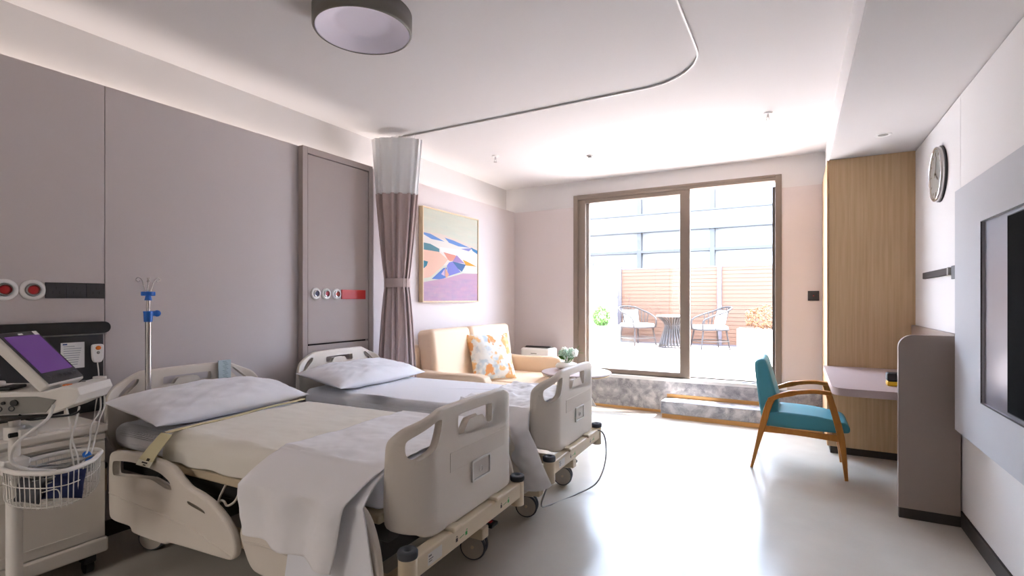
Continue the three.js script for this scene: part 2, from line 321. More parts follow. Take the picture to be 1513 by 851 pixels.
// sprinklers, detector, downlight
function sprinkler(x, z, label) {
  const t = thing('sprinkler', label, 'sprinkler', [x, YC - 0.045, z], 0, 'ceiling sprinklers');
  mesh('escutcheon', cyl(0.035, 0.03, 0.012, 0, 0.039, 0), M.white, t);
  mesh('body', [cyl(0.009, 0.009, 0.03, 0, 0.02, 0, 12), rod(V(-0.008, 0.01, 0), V(-0.012, -0.02, 0), 0.002, 6), rod(V(0.008, 0.01, 0), V(0.012, -0.02, 0), 0.002, 6)], M.steel, t);
  mesh('deflector', cyl(0.018, 0.018, 0.003, 0, -0.021, 0, 12), M.steel, t);
}
sprinkler(-2.72, -4.53, 'chrome ceiling sprinkler above the cream sofa'); sprinkler(-0.2, -4.55, 'chrome ceiling sprinkler above the teal chair');
{
  const t = thing('smoke_detector', 'small flat ceiling detector in front of the sliding door', 'detector', [-1.864, YC, -5.0]);
  mesh('base', cyl(0.032, 0.035, 0.012, 0, -0.006, 0), M.white, t); mesh('sensor', cyl(0.018, 0.022, 0.012, 0, -0.018, 0), M.cableGrey, t);
  const d = thing('downlight', 'small round downlight set into the lowered ceiling', 'light', [0.545, YS, -4.52]);
  mesh('ring', new THREE.LatheGeometry([[0.03, -0.002], [0.045, -0.006], [0.052, -0.002], [0.052, 0.001], [0.03, 0.001]].map((p) => new THREE.Vector2(...p)), 32), M.white, d);
  mesh('lens', cyl(0.031, 0.031, 0.002, 0, -0.002, 0), M.cableGrey, d);
}

// ================================================================ left wall fittings
{
  const t = thing('wall_cabinet', 'tall taupe built-in service cabinet on the wall behind the beds', 'cabinet', [XP, 0, 0]);
  const z0 = -2.612, z1 = -3.345, d = 0.05;
  mesh('body', [lim(0, d, 0, YP, z0, z0 - 0.045, 0.003), lim(0, d, 0, YP, z1 + 0.045, z1, 0.003), lim(0, d, YP - 0.05, YP, z0 - 0.045, z1 + 0.045, 0.003), lim(0, 0.02, 0, YP - 0.05, z0 - 0.045, z1 + 0.045)], M.doorTaupe, t);
  mesh('door', lim(0.02, 0.044, 0.958, YP - 0.056, z0 - 0.051, z1 + 0.051, 0.003), M.doorTaupe, t);
  mesh('door', lim(0.02, 0.044, 0.02, 0.945, z0 - 0.051, z1 + 0.051, 0.003), M.doorTaupe, t);
  mesh('finger_slot', lim(0.02, 0.03, 0.943, 0.960, z0 - 0.07, z1 + 0.07), M.gap, t);
}
function outlet(y, z, x, centre, r, label) {
  const t = thing('gas_outlet', label, 'gas outlet', [x, y, z]);
  const lathe = (p, m, n) => { const g = new THREE.LatheGeometry(p.map((q) => new THREE.Vector2(...q)), 32); g.rotateZ(-Math.PI / 2); return mesh(n, g, m, t); };
  lathe([[r * 0.62, 0], [r, 0], [r, 0.006], [r * 0.9, 0.012], [r * 0.7, 0.014], [r * 0.62, 0.008]], M.white, 'flange');
  lathe([[0, 0.004], [r * 0.64, 0.004]], M.steel, 'backplate');
  lathe([[r * 0.5, 0], [r * 0.56, 0.018], [r * 0.46, 0.022], [r * 0.42, 0]], M.steel, 'collar');
  lathe([[0, 0.016], [r * 0.3, 0.016], [r * 0.4, 0.012], [r * 0.4, 0]], centre, 'socket');
}
const XC = XP + 0.044;
outlet(1.349, -2.735, XC, S({ color: 0x4a4a6a, roughness: 0.5 }), 0.045, 'white gas outlet with blue-grey socket on the tall taupe cabinet');
outlet(1.349, -2.835, XC, S({ color: 0xb01030, roughness: 0.5 }), 0.045, 'white gas outlet with crimson socket, middle of the row on the tall taupe cabinet');
outlet(1.347, -2.94, XC, S({ color: 0xb03018, roughness: 0.5 }), 0.045, 'gas outlet with orange-red socket beside the red sign');
tag(mesh('red_sign', lim(XC, XC + 0.01, 1.306, 1.384, -2.99, -3.255, 0.002), M.red), 'plain red rectangular sign plate on the tall taupe cabinet', 'sign');
outlet(1.349, -0.955, XP, M.red, 0.052, 'white gas outlet with red centre, farther from the black sockets');
outlet(1.349, -1.06, XP, M.red, 0.052, 'white gas outlet with red centre right beside the black sockets');
{
  const t = thing('socket_strip', 'black strip of wall sockets on the taupe panelling', 'socket', [XP, 0, 0]);
  for (let k = 0; k < 3; k++) { const s = mesh('socket_plate', lim(0, 0.012, 1.308, 1.389, -1.107 - k * 0.085, -1.19 - k * 0.085, 0.002), M.darkGrey, t); for (const [a, b] of [[0, 0.012], [-0.014, -0.01], [0.014, -0.01]]) mesh('socket_hole', lim(0.012, 0.0125, 1.348 + b - 0.007, 1.348 + b + 0.007, -1.149 - k * 0.085 + a - 0.002, -1.149 - k * 0.085 + a + 0.002), M.black, s); }
  const e = thing('equipment_rail', 'black rounded equipment rail over the dark wall board', 'rail', [XP, 0, 0]);
  const rr1 = plate(roundRect(0.85, 0.062, 0.03), [], 0.03, 0.004).rotateY(Math.PI / 2).translate(0.03, 1.152, -0.95); mesh('bar', rr1, M.black, e);
  for (const z of [-0.7, -1.0, -1.28]) mesh('bracket', lim(0, 0.018, 1.135, 1.165, z - 0.02, z + 0.02), M.black, e);
  const b = thing('wall_board', 'dark slate backing board below the equipment rail', 'board', [XP, 0, 0]);
  mesh('board', lim(0, 0.015, 0.70, 1.112, -0.55, -1.352, 0.003), M.slate, b); mesh('edge_strip', lim(0, 0.018, 1.112, 1.117, -0.55, -1.366), M.cableGrey, b);
  const pt = canvasTex(128, 160, (c, w, h) => { c.fillStyle = '#e9e9ea'; c.fillRect(0, 0, w, h); c.fillStyle = '#9aa0aa'; for (let k = 0; k < 9; k++) c.fillRect(14, 22 + k * 14, 60 + (k * 37) % 40, 4); c.fillStyle = '#40568c'; c.fillRect(10, 6, 24, 9); });
  const pm = mesh('notice_sheet', new THREE.BoxGeometry(0.10, 0.135, 0.002).rotateY(Math.PI / 2), [M.white, M.white, M.white, M.white, M.white, M.white].map(() => S({ map: pt, roughness: 0.8 }))[0]);
  pm.position.set(XP + 0.018, 1.01, -1.215); tag(pm, 'white printed notice on the dark slate board', 'notice');
  const h = thing('call_handset', 'white nurse call handset with orange button on the dark board', 'handset', [XP + 0.03, 1.015, -1.318]);
  mesh('body', plate(smooth2([[-0.022, 0.045], [0.022, 0.045], [0.027, 0.02], [0.024, -0.03], [0.014, -0.05], [-0.014, -0.05], [-0.024, -0.03], [-0.027, 0.02]], 40), [], 0.022, 0.006, 3).rotateY(Math.PI / 2), M.white, h);
  mesh('button', new THREE.SphereGeometry(0.013, 16, 12).scale(0.5, 0.85, 1).translate(0.011, 0.027, 0), M.orange, h);
  mesh('small_button', new THREE.SphereGeometry(0.008, 12, 8).scale(0.5, 1, 1).translate(0.011, 0.002, 0), M.cableGrey, h);
  mesh('cord', tube([[0, -0.05, 0], [0.0, -0.12, -0.006], [0.004, -0.2, -0.002], [0.0, -0.3, 0.01], [0, -0.42, 0.02]], 0.003), M.cable, h);
}
// painting
{
  const t = thing('painting', 'abstract landscape painting in a pale oak frame above the sofa', 'painting', [XP, 0, 0]);
  const z0 = -4.03, z1 = -5.06, y0 = 1.275, y1 = 2.245, f = 0.014;
  mesh('frame', [lim(0.002, 0.055, y0, y1, z0, z0 - f, 0.002), lim(0.002, 0.055, y0, y1, z1 + f, z1, 0.002), lim(0.002, 0.055, y1 - f, y1, z0 - f, z1 + f, 0.002), lim(0.002, 0.055, y0, y0 + f, z0 - f, z1 + f, 0.002)], M.oak, t);
  const art = canvasTex(768, 720, (c, w, h) => {
    const W = (x) => x * w, H = (y) => y * h;
    c.fillStyle = '#d9d8c4'; c.fillRect(0, 0, w, h);
    for (let k = 0; k < 260; k++) { c.globalAlpha = 0.10; c.fillStyle = ['#c9d9c8', '#e6d6c6', '#d2d4c0', '#e4e0cc'][k % 4]; c.fillRect(W(rnd()) - 60, H(rnd() * 0.36), 160, 8 + rnd() * 30); }
    c.globalAlpha = 1;
    const poly = (col, p) => { c.fillStyle = col; c.beginPath(); p.forEach(([x, y], i) => i ? c.lineTo(W(x), H(y)) : c.moveTo(W(x), H(y))); c.closePath(); c.fill(); };
    poly('#ece3d8', [[0, .28], [1, .36], [1, .6], [0, .6]]);
    poly('#e8d3c4', [[0, .26], [.3, .25], [.7, .30], [1, .35], [1, .37], [.35, .31], [0, .29]]);
    poly('#6f95d2', [[0, .265], [.12, .27], [.36, .33], [.14, .325], [0, .285]]);
    poly('#6f95d2', [[.36, .285], [.52, .30], [.84, .355], [.62, .36], [.44, .335]]);
    poly('#8f8fc8', [[.66, .385], [.84, .36], [.9, .35], [.82, .40]]);
    poly('#3f7fb0', [[.86, .35], [1, .375], [1, .42], [.9, .39]]);
    poly('#eef0ee', [[.80, .42], [.88, .39], [1, .43], [1, .56], [.9, .58], [.62, .47], [.30, .45], [.28, .40], [.6, .40]]);
    poly('#5d8e98', [[0, .375], [.12, .38], [.27, .42], [.27, .46], [0, .45]]);
    poly('#f4c4ac', [[0, .45], [.26, .455], [.42, .53], [.34, .60], [.12, .74], [0, .76]]);
    poly('#2f8296', [[0, .565], [.08, .575], [.06, .62], [0, .66]]);
    poly('#e79a84', [[.34, .45], [.56, .47], [.62, .52], [.46, .545], [.42, .53]]);
    poly('#a487b8', [[.58, .465], [.74, .555], [.50, .55]]);
    poly('#f0a02c', [[.70, .51], [.80, .53], [.98, .575], [.76, .575]]);
    poly('#4a6fa0', [[.50, .545], [.76, .565], [.68, .655], [.58, .61]]);
    poly('#8486cf', [[.44, .56], [.50, .545], [.66, .66], [.42, .72], [.40, .60]]);
    poly('#5a7cc0', [[.14, .76], [.34, .63], [.40, .62], [.40, .73], [.30, .76]]);
    poly('#e2a98c', [[.37, .62], [.44, .70], [.40, .74], [.37, .72]]);
    poly('#d3b7d2', [[.30, .70], [.36, .64], [.36, .72]]);
    poly('#dfe6da', [[.76, .58], [1, .575], [1, .66], [.68, .665]]);
    poly('#c9a0b4', [[0, .80], [.2, .77], [.42, .735], [.70, .675], [1, .665], [1, 1], [0, 1]]);
    const pal = ['#d9a7b2', '#b394bd', '#c99ab0', '#a98fb8', '#d8b0b8', '#b6a0c4', '#a9a2b4'];
    for (let k = 0; k < 420; k++) { const x = rnd(), y = 0.74 + rnd() * 0.26, lo = 0.80 - x * 0.12; if (y < lo + 0.02) continue; c.globalAlpha = 0.13; c.fillStyle = pal[k % pal.length]; c.fillRect(W(x) - 30, H(y) - 6, 60 + rnd() * 60, 10 + rnd() * 26); }
    c.globalAlpha = 1;
  });
  const g = new THREE.BoxGeometry(0.02, y1 - y0 - 2 * f, z0 - z1 - 2 * f).translate(0.035, (y0 + y1) / 2, (z0 + z1) / 2);
  mesh('canvas', g, S({ map: art, color: 0xdcdcdc, roughness: 0.8 }), t);
}

// ================================================================ privacy curtain
{
  const t = thing('privacy_curtain', 'mauve privacy curtain tied back, with white net top', 'curtain', [-3.105, 0, -3.475]);
  const dir = V(0.86, 0, -0.51), nor = V(0.51, 0, 0.86);
  const ring = (a, w, d, pl, ph) => { const f = Math.sin(a * 15 + ph) + 0.4 * Math.sin(a * 22 + ph * 2 + 1); return dir.clone().multiplyScalar(w * Math.cos(a) * (1 + pl * 0.25 * f)).addScaledVector(nor, d * Math.sin(a) + pl * 0.10 * f); };
  const wAt = (y) => { const tie = 1.44; if (y > 2.2) return [0.178 + (y - 2.2) * 0.08, 0.085]; if (y > tie) { const s = (y - tie) / (2.2 - tie), e = Math.pow(s, 0.8); return [0.100 + 0.078 * e, 0.08 + 0.008 * e]; } const s = Math.min(1, (tie - y) / 0.9), e = Math.pow(s, 0.7); return [0.100 + 0.072 * e, 0.08 + 0.005 * e]; };
  const body = (y0, y1, nv, pl, amt) => cloth((u, v) => { const y = y0 + (y1 - y0) * v, a = u * Math.PI * 2 * 0.995, [w, d] = wAt(y), p = ring(a, w, d, pl, y * amt); p.y = y; return p; }, 260, nv, 0.003);
  mesh('drape', body(2.235, 0.12, 60, 0.15, 0.35), M.curtain, t);
  mesh('net_top', body(2.72, 2.23, 16, 0.07, 0.4), M.net, t);
  const tb = cloth((u, v) => { const a = u * Math.PI * 2, p = ring(a, 0.112, 0.095, 0, 0); p.y = 1.41 + 0.08 * v; return p; }, 60, 4, 0.006); mesh('tie_band', tb, M.curtain, t);
  for (let k = 0; k < 9; k++) { const p = dir.clone().multiplyScalar(-0.17 + 0.042 * k); mesh('hook', rod(V(p.x, 2.715, p.z), V(p.x, YC - 0.022, p.z * 0.4 - 0.03), 0.003, 6), M.white, t); }
  mesh('end_tape', lim(-0.012, 0.012, 2.66, 2.725, -0.006, 0.006).rotateY(0.5).translate(0.175, 0, -0.105), M.cableGrey, t);
}

// ================================================================ hospital beds
const BX = -2.245, BZ = -1.815, BZ2 = -2.95;       // bed centres on the floor
const boardOutline = (hw, yTop, ySh, yEnd, yLow, yBot) => { const h = [[0, yTop + 0.003], [0.22, yTop], [0.264, yTop - 0.008], [hw - 0.045, ySh], [hw - 0.008, yEnd], [hw, yEnd - 0.05], [hw, yLow], [hw - 0.07, yBot + 0.02], [hw - 0.14, yBot]]; return smooth2([...h, ...h.slice(1).reverse().map(([x, y]) => [-x, y])], 120, 0.3); };
function bend(g, hw, amount, from) {
  g = new TessellateModifier(0.02, 14).modify(g);
  const p = g.attributes.position;
  for (let i = 0; i < p.count; i++) { const e = Math.max(0, Math.abs(p.getX(i)) - from) / (hw - from); p.setZ(i, p.getZ(i) - amount * e * e); }
  g.deleteAttribute('normal'); g.deleteAttribute('uv'); g = mergeVertices(g, 1e-5); g.computeVertexNormals(); return toCreasedNormals(g, 0.7);
}
function board(hw, yTop, ySh, yEnd, yLow, yBot, side, mid, amount, from) {
  const flip = (l) => l.map(([x, y]) => [-x, y]).reverse();
  return bend(plate(boardOutline(hw, yTop, ySh, yEnd, yLow, yBot), [smooth2(side, 34, 0.35), smooth2([...mid, ...flip(mid)], 48, 0.2), smooth2(flip(side), 34, 0.35)], 0.032, 0.010, 3), hw, amount, from);
}
const headGeo = board(0.435, 0.912, 0.842, 0.80, 0.62, 0.47, [[-0.378, 0.755], [-0.372, 0.805], [-0.295, 0.876], [-0.255, 0.874], [-0.262, 0.838], [-0.33, 0.778]], [[-0.145, 0.81], [-0.142, 0.872], [0, 0.874], [0.142, 0.872], [0.145, 0.81], [0.10, 0.804], [0.07, 0.812], [0.048, 0.84]], 0.05, 0.28).rotateY(Math.PI / 2);
const footGeo = board(0.415, 0.896, 0.846, 0.805, 0.50, 0.438, [[-0.388, 0.740], [-0.386, 0.806], [-0.285, 0.862], [-0.236, 0.860], [-0.240, 0.815], [-0.272, 0.752], [-0.345, 0.716]], [[-0.142, 0.764], [-0.140, 0.858], [0, 0.862], [0.140, 0.858], [0.142, 0.764], [0.098, 0.756], [0.078, 0.776], [0.046, 0.808]], 0.10, 0.27).rotateY(Math.PI / 2);
const railPts = (l) => l.map(([x, y]) => [x * 0.942 + 2.165, 1.3 - (1.3 - y) * 0.942]);
const headRailGeo = plate(smooth2(railPts([[-3.10, .48], [-3.05, .53], [-2.87, .547], [-2.70, .542], [-2.57, .528], [-2.50, .49], [-2.43, .452], [-2.34, .435], [-2.257, .409], [-2.17, .36], [-2.11, .30], [-2.093, .25], [-2.10, .21], [-2.13, .188], [-2.20, .182], [-2.56, .167], [-2.62, .15], [-2.87, .148], [-2.91, .174], [-3.06, .176], [-3.10, .22]]), 90, 0.4), [smooth2(railPts([[-3.06, .49], [-2.87, .513], [-2.655, .498], [-2.56, .465], [-2.535, .41], [-2.60, .405], [-2.72, .428], [-2.90, .412], [-3.06, .40]]), 40, 0.3), smooth2(railPts([[-2.434, .402], [-2.36, .395], [-2.30, .378], [-2.275, .343], [-2.334, .350], [-2.43, .368]]), 24, 0.4)], 0.034, 0.012, 3);
const footRailGeo = plate(smooth2(railPts([[-1.94, .54], [-1.996, .446], [-2.064, .334], [-2.045, .262], [-1.996, .19], [-1.92, .17], [-1.62, .165], [-1.38, .18], [-1.31, .26], [-1.32, .40], [-1.37, .52], [-1.46, .575], [-1.65, .588], [-1.84, .58]]), 70, 0.45), [smooth2(railPts([[-1.908, .48], [-1.87, .53], [-1.65, .542], [-1.48, .525], [-1.45, .48], [-1.50, .455], [-1.70, .45], [-1.88, .445]]), 40, 0.4)], 0.034, 0.012, 3);
const stickerTex = canvasTex(256, 64, (c, w, h) => { c.fillStyle = '#d9c8ab'; c.fillRect(0, 0, w, h); const lock = (x, col, open) => { c.fillStyle = col; c.fillRect(x, 30, 34, 26); c.strokeStyle = col; c.lineWidth = 6; c.beginPath(); c.arc(x + 17 + (open ? 9 : 0), 28, 11, Math.PI, open ? 1.8 * Math.PI : 0); c.stroke(); }; lock(30, '#3a2a22', false); lock(186, '#2f9a3c', true); c.strokeStyle = '#4d8a48'; c.lineWidth = 5; c.beginPath(); c.moveTo(90, 46); c.lineTo(168, 40); c.stroke(); });
const stickerMat = S({ map: stickerTex, roughness: 0.5 });
const idTex = canvasTex(128, 64, (c, w, h) => { c.fillStyle = '#d8d2c8'; c.fillRect(0, 0, w, h); c.fillStyle = '#6a6660'; c.fillRect(8, 12, 26, 8); c.fillRect(8, 30, 40, 5); c.fillRect(8, 42, 30, 5); });
// beds stand a little off the wall and a little askew: moves what was laid out round (BX, z) with its bed
const SEAT = { 1: [-2.165, BZ, -1.74, 0.036], 2: [-2.185, BZ2, -2.905, 0.036] };
function reseat(o, k) { const [cx, z0, cz, a] = SEAT[k], p = o.position.clone().sub(V(BX, 0, z0)).applyAxisAngle(V(0, 1, 0), a); o.position.set(cx + p.x, p.y, cz + p.z); o.rotation.y += a; return o; }
function hospitalBed(name, label, z, group) {
  const b = thing(name, label, 'hospital bed', [BX, 0, z], 0, group);
  const x0 = -3.235 - BX, x1 = -1.255 - BX;
  const hb = mesh('headboard', headGeo.clone().rotateY(Math.PI).translate(x0, 0, 0), M.plastic, b);
  const fb = mesh('footboard', footGeo.clone().translate(x1, 0, 0), M.plastic, b);
  mesh('inset_panel', lim(x1 + 0.0145, x1 + 0.0175, 0.64, 0.715, -0.25, 0.19, 0.001), P({ color: 0xdcd1c3, roughness: 0.5 }), fb);
  const cp = mesh('label_holder', plate(roundRect(0.15, 0.088, 0.008), [roundRect(0.132, 0.070, 0.005)], 0.008, 0.002).rotateY(Math.PI / 2).translate(x1 + 0.021, 0.598, -0.035), M.deviceWhite, fb);
  mesh('label_card', plate(roundRect(0.13, 0.068, 0.004), [], 0.002, 0.0005).rotateY(Math.PI / 2).translate(x1 + 0.0185, 0.598, -0.035), P({ color: 0xcdc4ba, roughness: 0.35 }), fb);
  mesh('label_emblem', new THREE.TorusGeometry(0.012, 0.002, 6, 20).rotateY(Math.PI / 2).translate(x1 + 0.0205, 0.593, -0.035), M.deviceWhite, fb);
  // mattress platform and frame
  mesh('deck', lim(x0 + 0.11, x1 - 0.13, 0.50, 0.539, -0.42, 0.42, 0.01), M.plasticWarm, b);
  mesh('side_beam', lim(x0 + 0.06, x1 - 0.14, 0.41, 0.495, -0.36, -0.30, 0.006), M.steelDark, b); mesh('side_beam', lim(x0 + 0.06, x1 - 0.14, 0.41, 0.495, 0.30, 0.36, 0.006), M.steelDark, b);
  mesh('lift_column', lim(x0 + 0.35, x0 + 0.65, 0.20, 0.46, -0.17, 0.17, 0.01), M.steelDark, b); mesh('lift_column', lim(x1 - 0.62, x1 - 0.34, 0.20, 0.46, -0.17, 0.17, 0.01), M.steelDark, b);
  mesh('under_frame', [lim(x0 + 0.18, x1 - 0.1, 0.17, 0.225, -0.31, -0.25, 0.006), lim(x0 + 0.18, x1 - 0.1, 0.17, 0.225, 0.25, 0.31, 0.006), lim(x0 + 0.2, x0 + 0.26, 0.17, 0.225, -0.31, 0.31, 0.006), lim(x1 - 0.24, x1 - 0.18, 0.17, 0.225, -0.42, 0.31, 0.006)], M.plasticWarm, b);
  const fr = mesh('foot_beam', lim(x1 - 0.005, x1 + 0.045, 0.362, 0.432, -0.37, 0.44, 0.006), M.plasticWarm, b);
  mesh('lock_sticker', new THREE.PlaneGeometry(0.11, 0.034).rotateY(Math.PI / 2).translate(x1 + 0.046, 0.397, 0.155), stickerMat, fr);
  mesh('lock_sticker', new THREE.PlaneGeometry(0.11, 0.034).rotateY(Math.PI / 2).translate(x1 + 0.046, 0.397, -0.20), stickerMat, fr);
  mesh('type_label', new THREE.PlaneGeometry(0.085, 0.042).rotateY(Math.PI / 2).translate(x1 + 0.0462, 0.397, 0.33), S({ map: idTex, roughness: 0.5 }), fr);
  for (const s of [0.19, -0.14]) mesh('release_lever', lim(x1 + 0.0, x1 + 0.055, 0.425, 0.446, s - 0.03, s + 0.03, 0.009), M.plasticWarm, b);
  for (const s of [-1, 1]) for (const e of [0, 1]) {
    const X = e ? x1 + 0.02 : x0 + 0.02, ZP = s > 0 ? 0.45 : -0.375, p = mesh('corner_post', cyl(0.032, 0.032, 0.115, X, 0.38, ZP, 20), M.plasticWarm, b);
    mesh('bumper', new THREE.LatheGeometry([[0, 0], [0.033, 0], [0.035, 0.006], [0.035, 0.02], [0.031, 0.026], [0.014, 0.026], [0.012, 0.014], [0, 0.014]].map((q) => new THREE.Vector2(...q)), 24).translate(X, 0.437, ZP), M.rubber, p);
  }
  for (const [X, Z, a] of [[0.76, 0.20, 0.25], [0.76, -0.39, 0.25], [-0.78, 0.285, 0.5], [-0.78, -0.285, -0.2]]) {
    const c = new THREE.Group(); c.name = 'caster'; c.position.set(X, 0, Z); c.rotation.y = a; b.add(c);
    for (const k of [-1, 1]) mesh('wheel', cyl(0.058, 0.058, 0.022, 0, 0.068, 0, 28).translate(0, -0.068, 0).rotateX(Math.PI / 2).translate(0, 0.068, k * 0.021), M.wheel, c);
    for (const k of [-1, 1]) mesh('tyre', new THREE.TorusGeometry(0.058, 0.0095, 10, 32).scale(1, 1, 1.2).translate(0, 0.068, k * 0.021), M.rubber, c);
    mesh('fork', lim(-0.03, 0.045, 0.128, 0.150, -0.036, 0.036, 0.005), M.plasticWarm, c); mesh('swivel', cyl(0.016, 0.016, 0.05, 0.02, 0.165, 0, 14), M.plasticWarm, c); mesh('axle', rod(V(0, 0.068, -0.036), V(0, 0.068, 0.036), 0.008), M.plasticWarm, c);
  }
  const bp = mesh('brake_pedal', lim(0.74, 0.81, 0.115, 0.135, -0.555, -0.485, 0.008), M.black, b); mesh('pedal_mark', lim(0.755, 0.79, 0.1345, 0.1375, -0.535, -0.505, 0.002), M.red, bp);
  mesh('pedal_arm', rod(V(0.775, 0.13, -0.49), V(0.78, 0.185, -0.41), 0.007), M.steelDark, b);
  // folding side rails
  for (const s of [1, -1]) for (const [g, n] of [[headRailGeo, 'head'], [footRailGeo, 'foot']]) {
    const r = mesh('side_rail', g.clone().translate(0, 0, s * 0.49), M.plastic, b);
    const rib = n === 'head' ? [[-3.09, .315], [-2.9, .30], [-2.6, .288], [-2.4, .27], [-2.25, .235], [-2.12, .205]] : [[-2.03, .29], [-1.9, .30], [-1.7, .285], [-1.45, .25], [-1.33, .24]];
    mesh('raised_rib', tube(railPts(rib).map(([x, y]) => [x, y, s * 0.5065]), 0.005, 30, 6), M.plastic, r);
    const hx = n === 'head' ? -2.8 : -1.68;
    for (const q of [0, 0.25]) mesh('hinge_arm', rod(V(hx + q - BX, 0.30, s * 0.49), V(hx + q - BX - 0.03, 0.45, s * 0.35), 0.012), M.steelDark, r);
  }
  mesh('drain_hook', tube([[-0.02, 0.50, 0.40], [-0.02, 0.45, 0.43], [0, 0.435, 0.45], [0.02, 0.45, 0.45], [0.04, 0.45, 0.45], [0.06, 0.435, 0.45], [0.08, 0.45, 0.43], [0.08, 0.50, 0.40]], 0.005), M.plastic, b);
  return b;
}
const bed1 = hospitalBed('hospital_bed', 'cream hospital bed beside the bedside cabinet, cream draw sheet on it', BZ); reseat(bed1, 1);
const bed2 = hospitalBed('hospital_bed', 'cream hospital bed beside the curtain and sofa', BZ2); reseat(bed2, 2);
mesh('power_cable', tube([[-1.28 - BX, 0.42, -0.30], [-1.19 - BX, 0.42, -0.34], [-1.17 - BX, 0.25, -0.38], [-1.24 - BX, 0.05, -0.40], [-1.33 - BX, 0.006, -0.25], [-1.42 - BX, 0.006, 0.0], [-1.38 - BX, 0.10, 0.22], [-1.30 - BX, 0.30, 0.25]], 0.005, 80), M.cableGrey, bed2);

// mattresses
const matTop = 0.665;
function mattress(z, label, s) {
  const w = 0.84, l = 1.77, h = 0.122;
  let g = new RoundedBoxGeometry(l, h, w, 5, 0.045); g = new TessellateModifier(0.06, 4).modify(g.index ? g.toNonIndexed() : g);
  const p = g.attributes.position;
  for (let i = 0; i < p.count; i++) { const x = p.getX(i), zz = p.getZ(i), y = p.getY(i); const k = Math.max(0, y / h + 0.5); p.setY(i, y + k * ((fbm(x * 4 + 9, zz * 5 + s, s, 3) - 0.5) * 0.014 + 0.006)); if (Math.abs(zz) > 0.3) p.setZ(i, zz + Math.sign(zz) * (noise2(x * 9 + y * 14, y * 12, s + 3) - 0.5) * 0.016); }
  g.deleteAttribute('normal'); g.deleteAttribute('uv'); g = mergeVertices(g, 1e-5); g.computeVertexNormals();
  g.setAttribute('uv', new THREE.Float32BufferAttribute(new Float32Array(g.attributes.position.count * 2).map((_, i) => i % 2 ? g.attributes.position.getZ(i >> 1) : g.attributes.position.getX(i >> 1)), 2));
  const m = mesh('mattress', g, M.sheet); m.position.set(-2.26, 0.539 + h / 2 + 0.002, z); tag(reseat(m, z === BZ ? 1 : 2), label, 'mattress');
}
mattress(BZ, 'white sheeted mattress under the cream draw sheet', 3); mattress(BZ2, 'plain white sheeted mattress on the bed beside the curtain', 8);
// pillows
function pillow(z, label, s, turn) {
  const g = cushion(0.225, 0.455, 0.088, { p: 2.6, q: 0.55, pinch: 0.05, n: 56, wr: 0.012, s, flat: 0.75 });
  const m = mesh('pillow', g, M.sheet); m.position.set(-2.945, matTop + 0.078, z); m.rotation.set(0, turn, -0.16); tag(reseat(m, z > -2.3 ? 1 : 2), label, 'pillow');
}
pillow(BZ - 0.0, 'plump white pillow on the bed next to the infusion pole', 4, 0.03); pillow(BZ2 + 0.01, 'plump white pillow on the bed next to the curtain', 12, -0.02);
// draped sheets: profile across the bed, s = arc length from the near hem
function drape({ x0, x1, z, top, near, far, over = 0.06, s = 0, wave = 0.008, flare = 0, hemL = 0, hemR = 0, bulge = 0.0, round = 0 }) {
  const edge = 0.425, nearLen = near, farLen = far, W = 2 * edge, L = nearLen + W + farLen;
  return cloth((u, v) => {
    const xs = x0 + (x1 - x0) * u, hem = hemL * (1 - u) + hemR * u, near2 = nearLen + hem - round * Math.pow(u, 5); let d = v * (near2 + W + farLen);
    const p = V(xs, 0, 0), f = (fbm(xs * 7 + 3, v * 9, s, 3) - 0.5);
    const side = (drop, sg) => { const r = 0.05, arc = r * Math.PI / 2; let yy, zz; if (drop < arc) { const a = drop / r; yy = top - r + r * Math.cos(a); zz = edge - r + r * Math.sin(a) ; } else { yy = top - r - (drop - arc); zz = edge; } const q = Math.max(0, drop - 0.03); zz += Math.min(1, q / 0.08) * over + q * bulge + (Math.sin(xs * 26 + s) * 0.4 + f) * wave * 2.2 * Math.min(1, q / 0.12); p.x += flare * q * (u - 0.45) * 2; p.y = yy + f * 0.004; p.z = z + sg * zz; };
    const fl = W - 0.10;
    if (d < near2 + 0.05 - 0.0) side(near2 + 0.05 - d - 0.0 + 0.0, 1); else if (d > near2 + W - 0.05) side(d - (near2 + W - 0.05), -1);
    else { p.z = z + edge - (d - near2); p.y = top + f * wave * 1.6 + 0.001; }
    return p;
  }, 70, 130, 0.005);
}
tag(reseat(mesh('draw_sheet', drape({ x0: -2.66, x1: -1.55, z: BZ, top: matTop + 0.018, near: 0.105, far: 0.06, over: 0.012, s: 21, wave: 0.008 }), M.cream), 1), 'cream draw sheet spread across the mattress beside the bedside cabinet', 'sheet');
{
  const t = thing('restraint_strap', 'pale yellow strap across the cream draw sheet with hanging end', 'strap', [0, 0, 0]); reseat(t, 1);
  mesh('band', cloth((u, v) => { const zz = BZ + 0.445 - 0.86 * v; return V(-2.63 - 0.10 * v + 0.035 * (u - 0.5), matTop + 0.024 + 0.002 * Math.sin(v * 12), zz); }, 3, 40, 0.003), M.strap, t);
  const tt = canvasTex(64, 256, (c, w, h) => { c.translate(0, h); c.scale(1, -1); c.fillStyle = '#e6daae'; c.fillRect(0, 0, w, h); c.fillStyle = '#efe9d4'; c.fillRect(0, 205, w, 51); c.fillStyle = '#3a352c'; c.fillRect(34, 182, 14, 22); c.fillRect(20, 216, 26, 12); c.fillRect(30, 236, 12, 10); });
  mesh('hanging_end', cloth((u, v) => V(-2.61 - 0.05 * v + 0.085 * (u - 0.5) * (1 + 0.3 * v), matTop + 0.024 - 0.135 * v - 0.004 * Math.sin(v * 3), BZ + 0.455 + 0.075 * Math.sin(v * 1.4)), 3, 20, 0.003), S({ map: tt, roughness: 0.85 }), t);
}
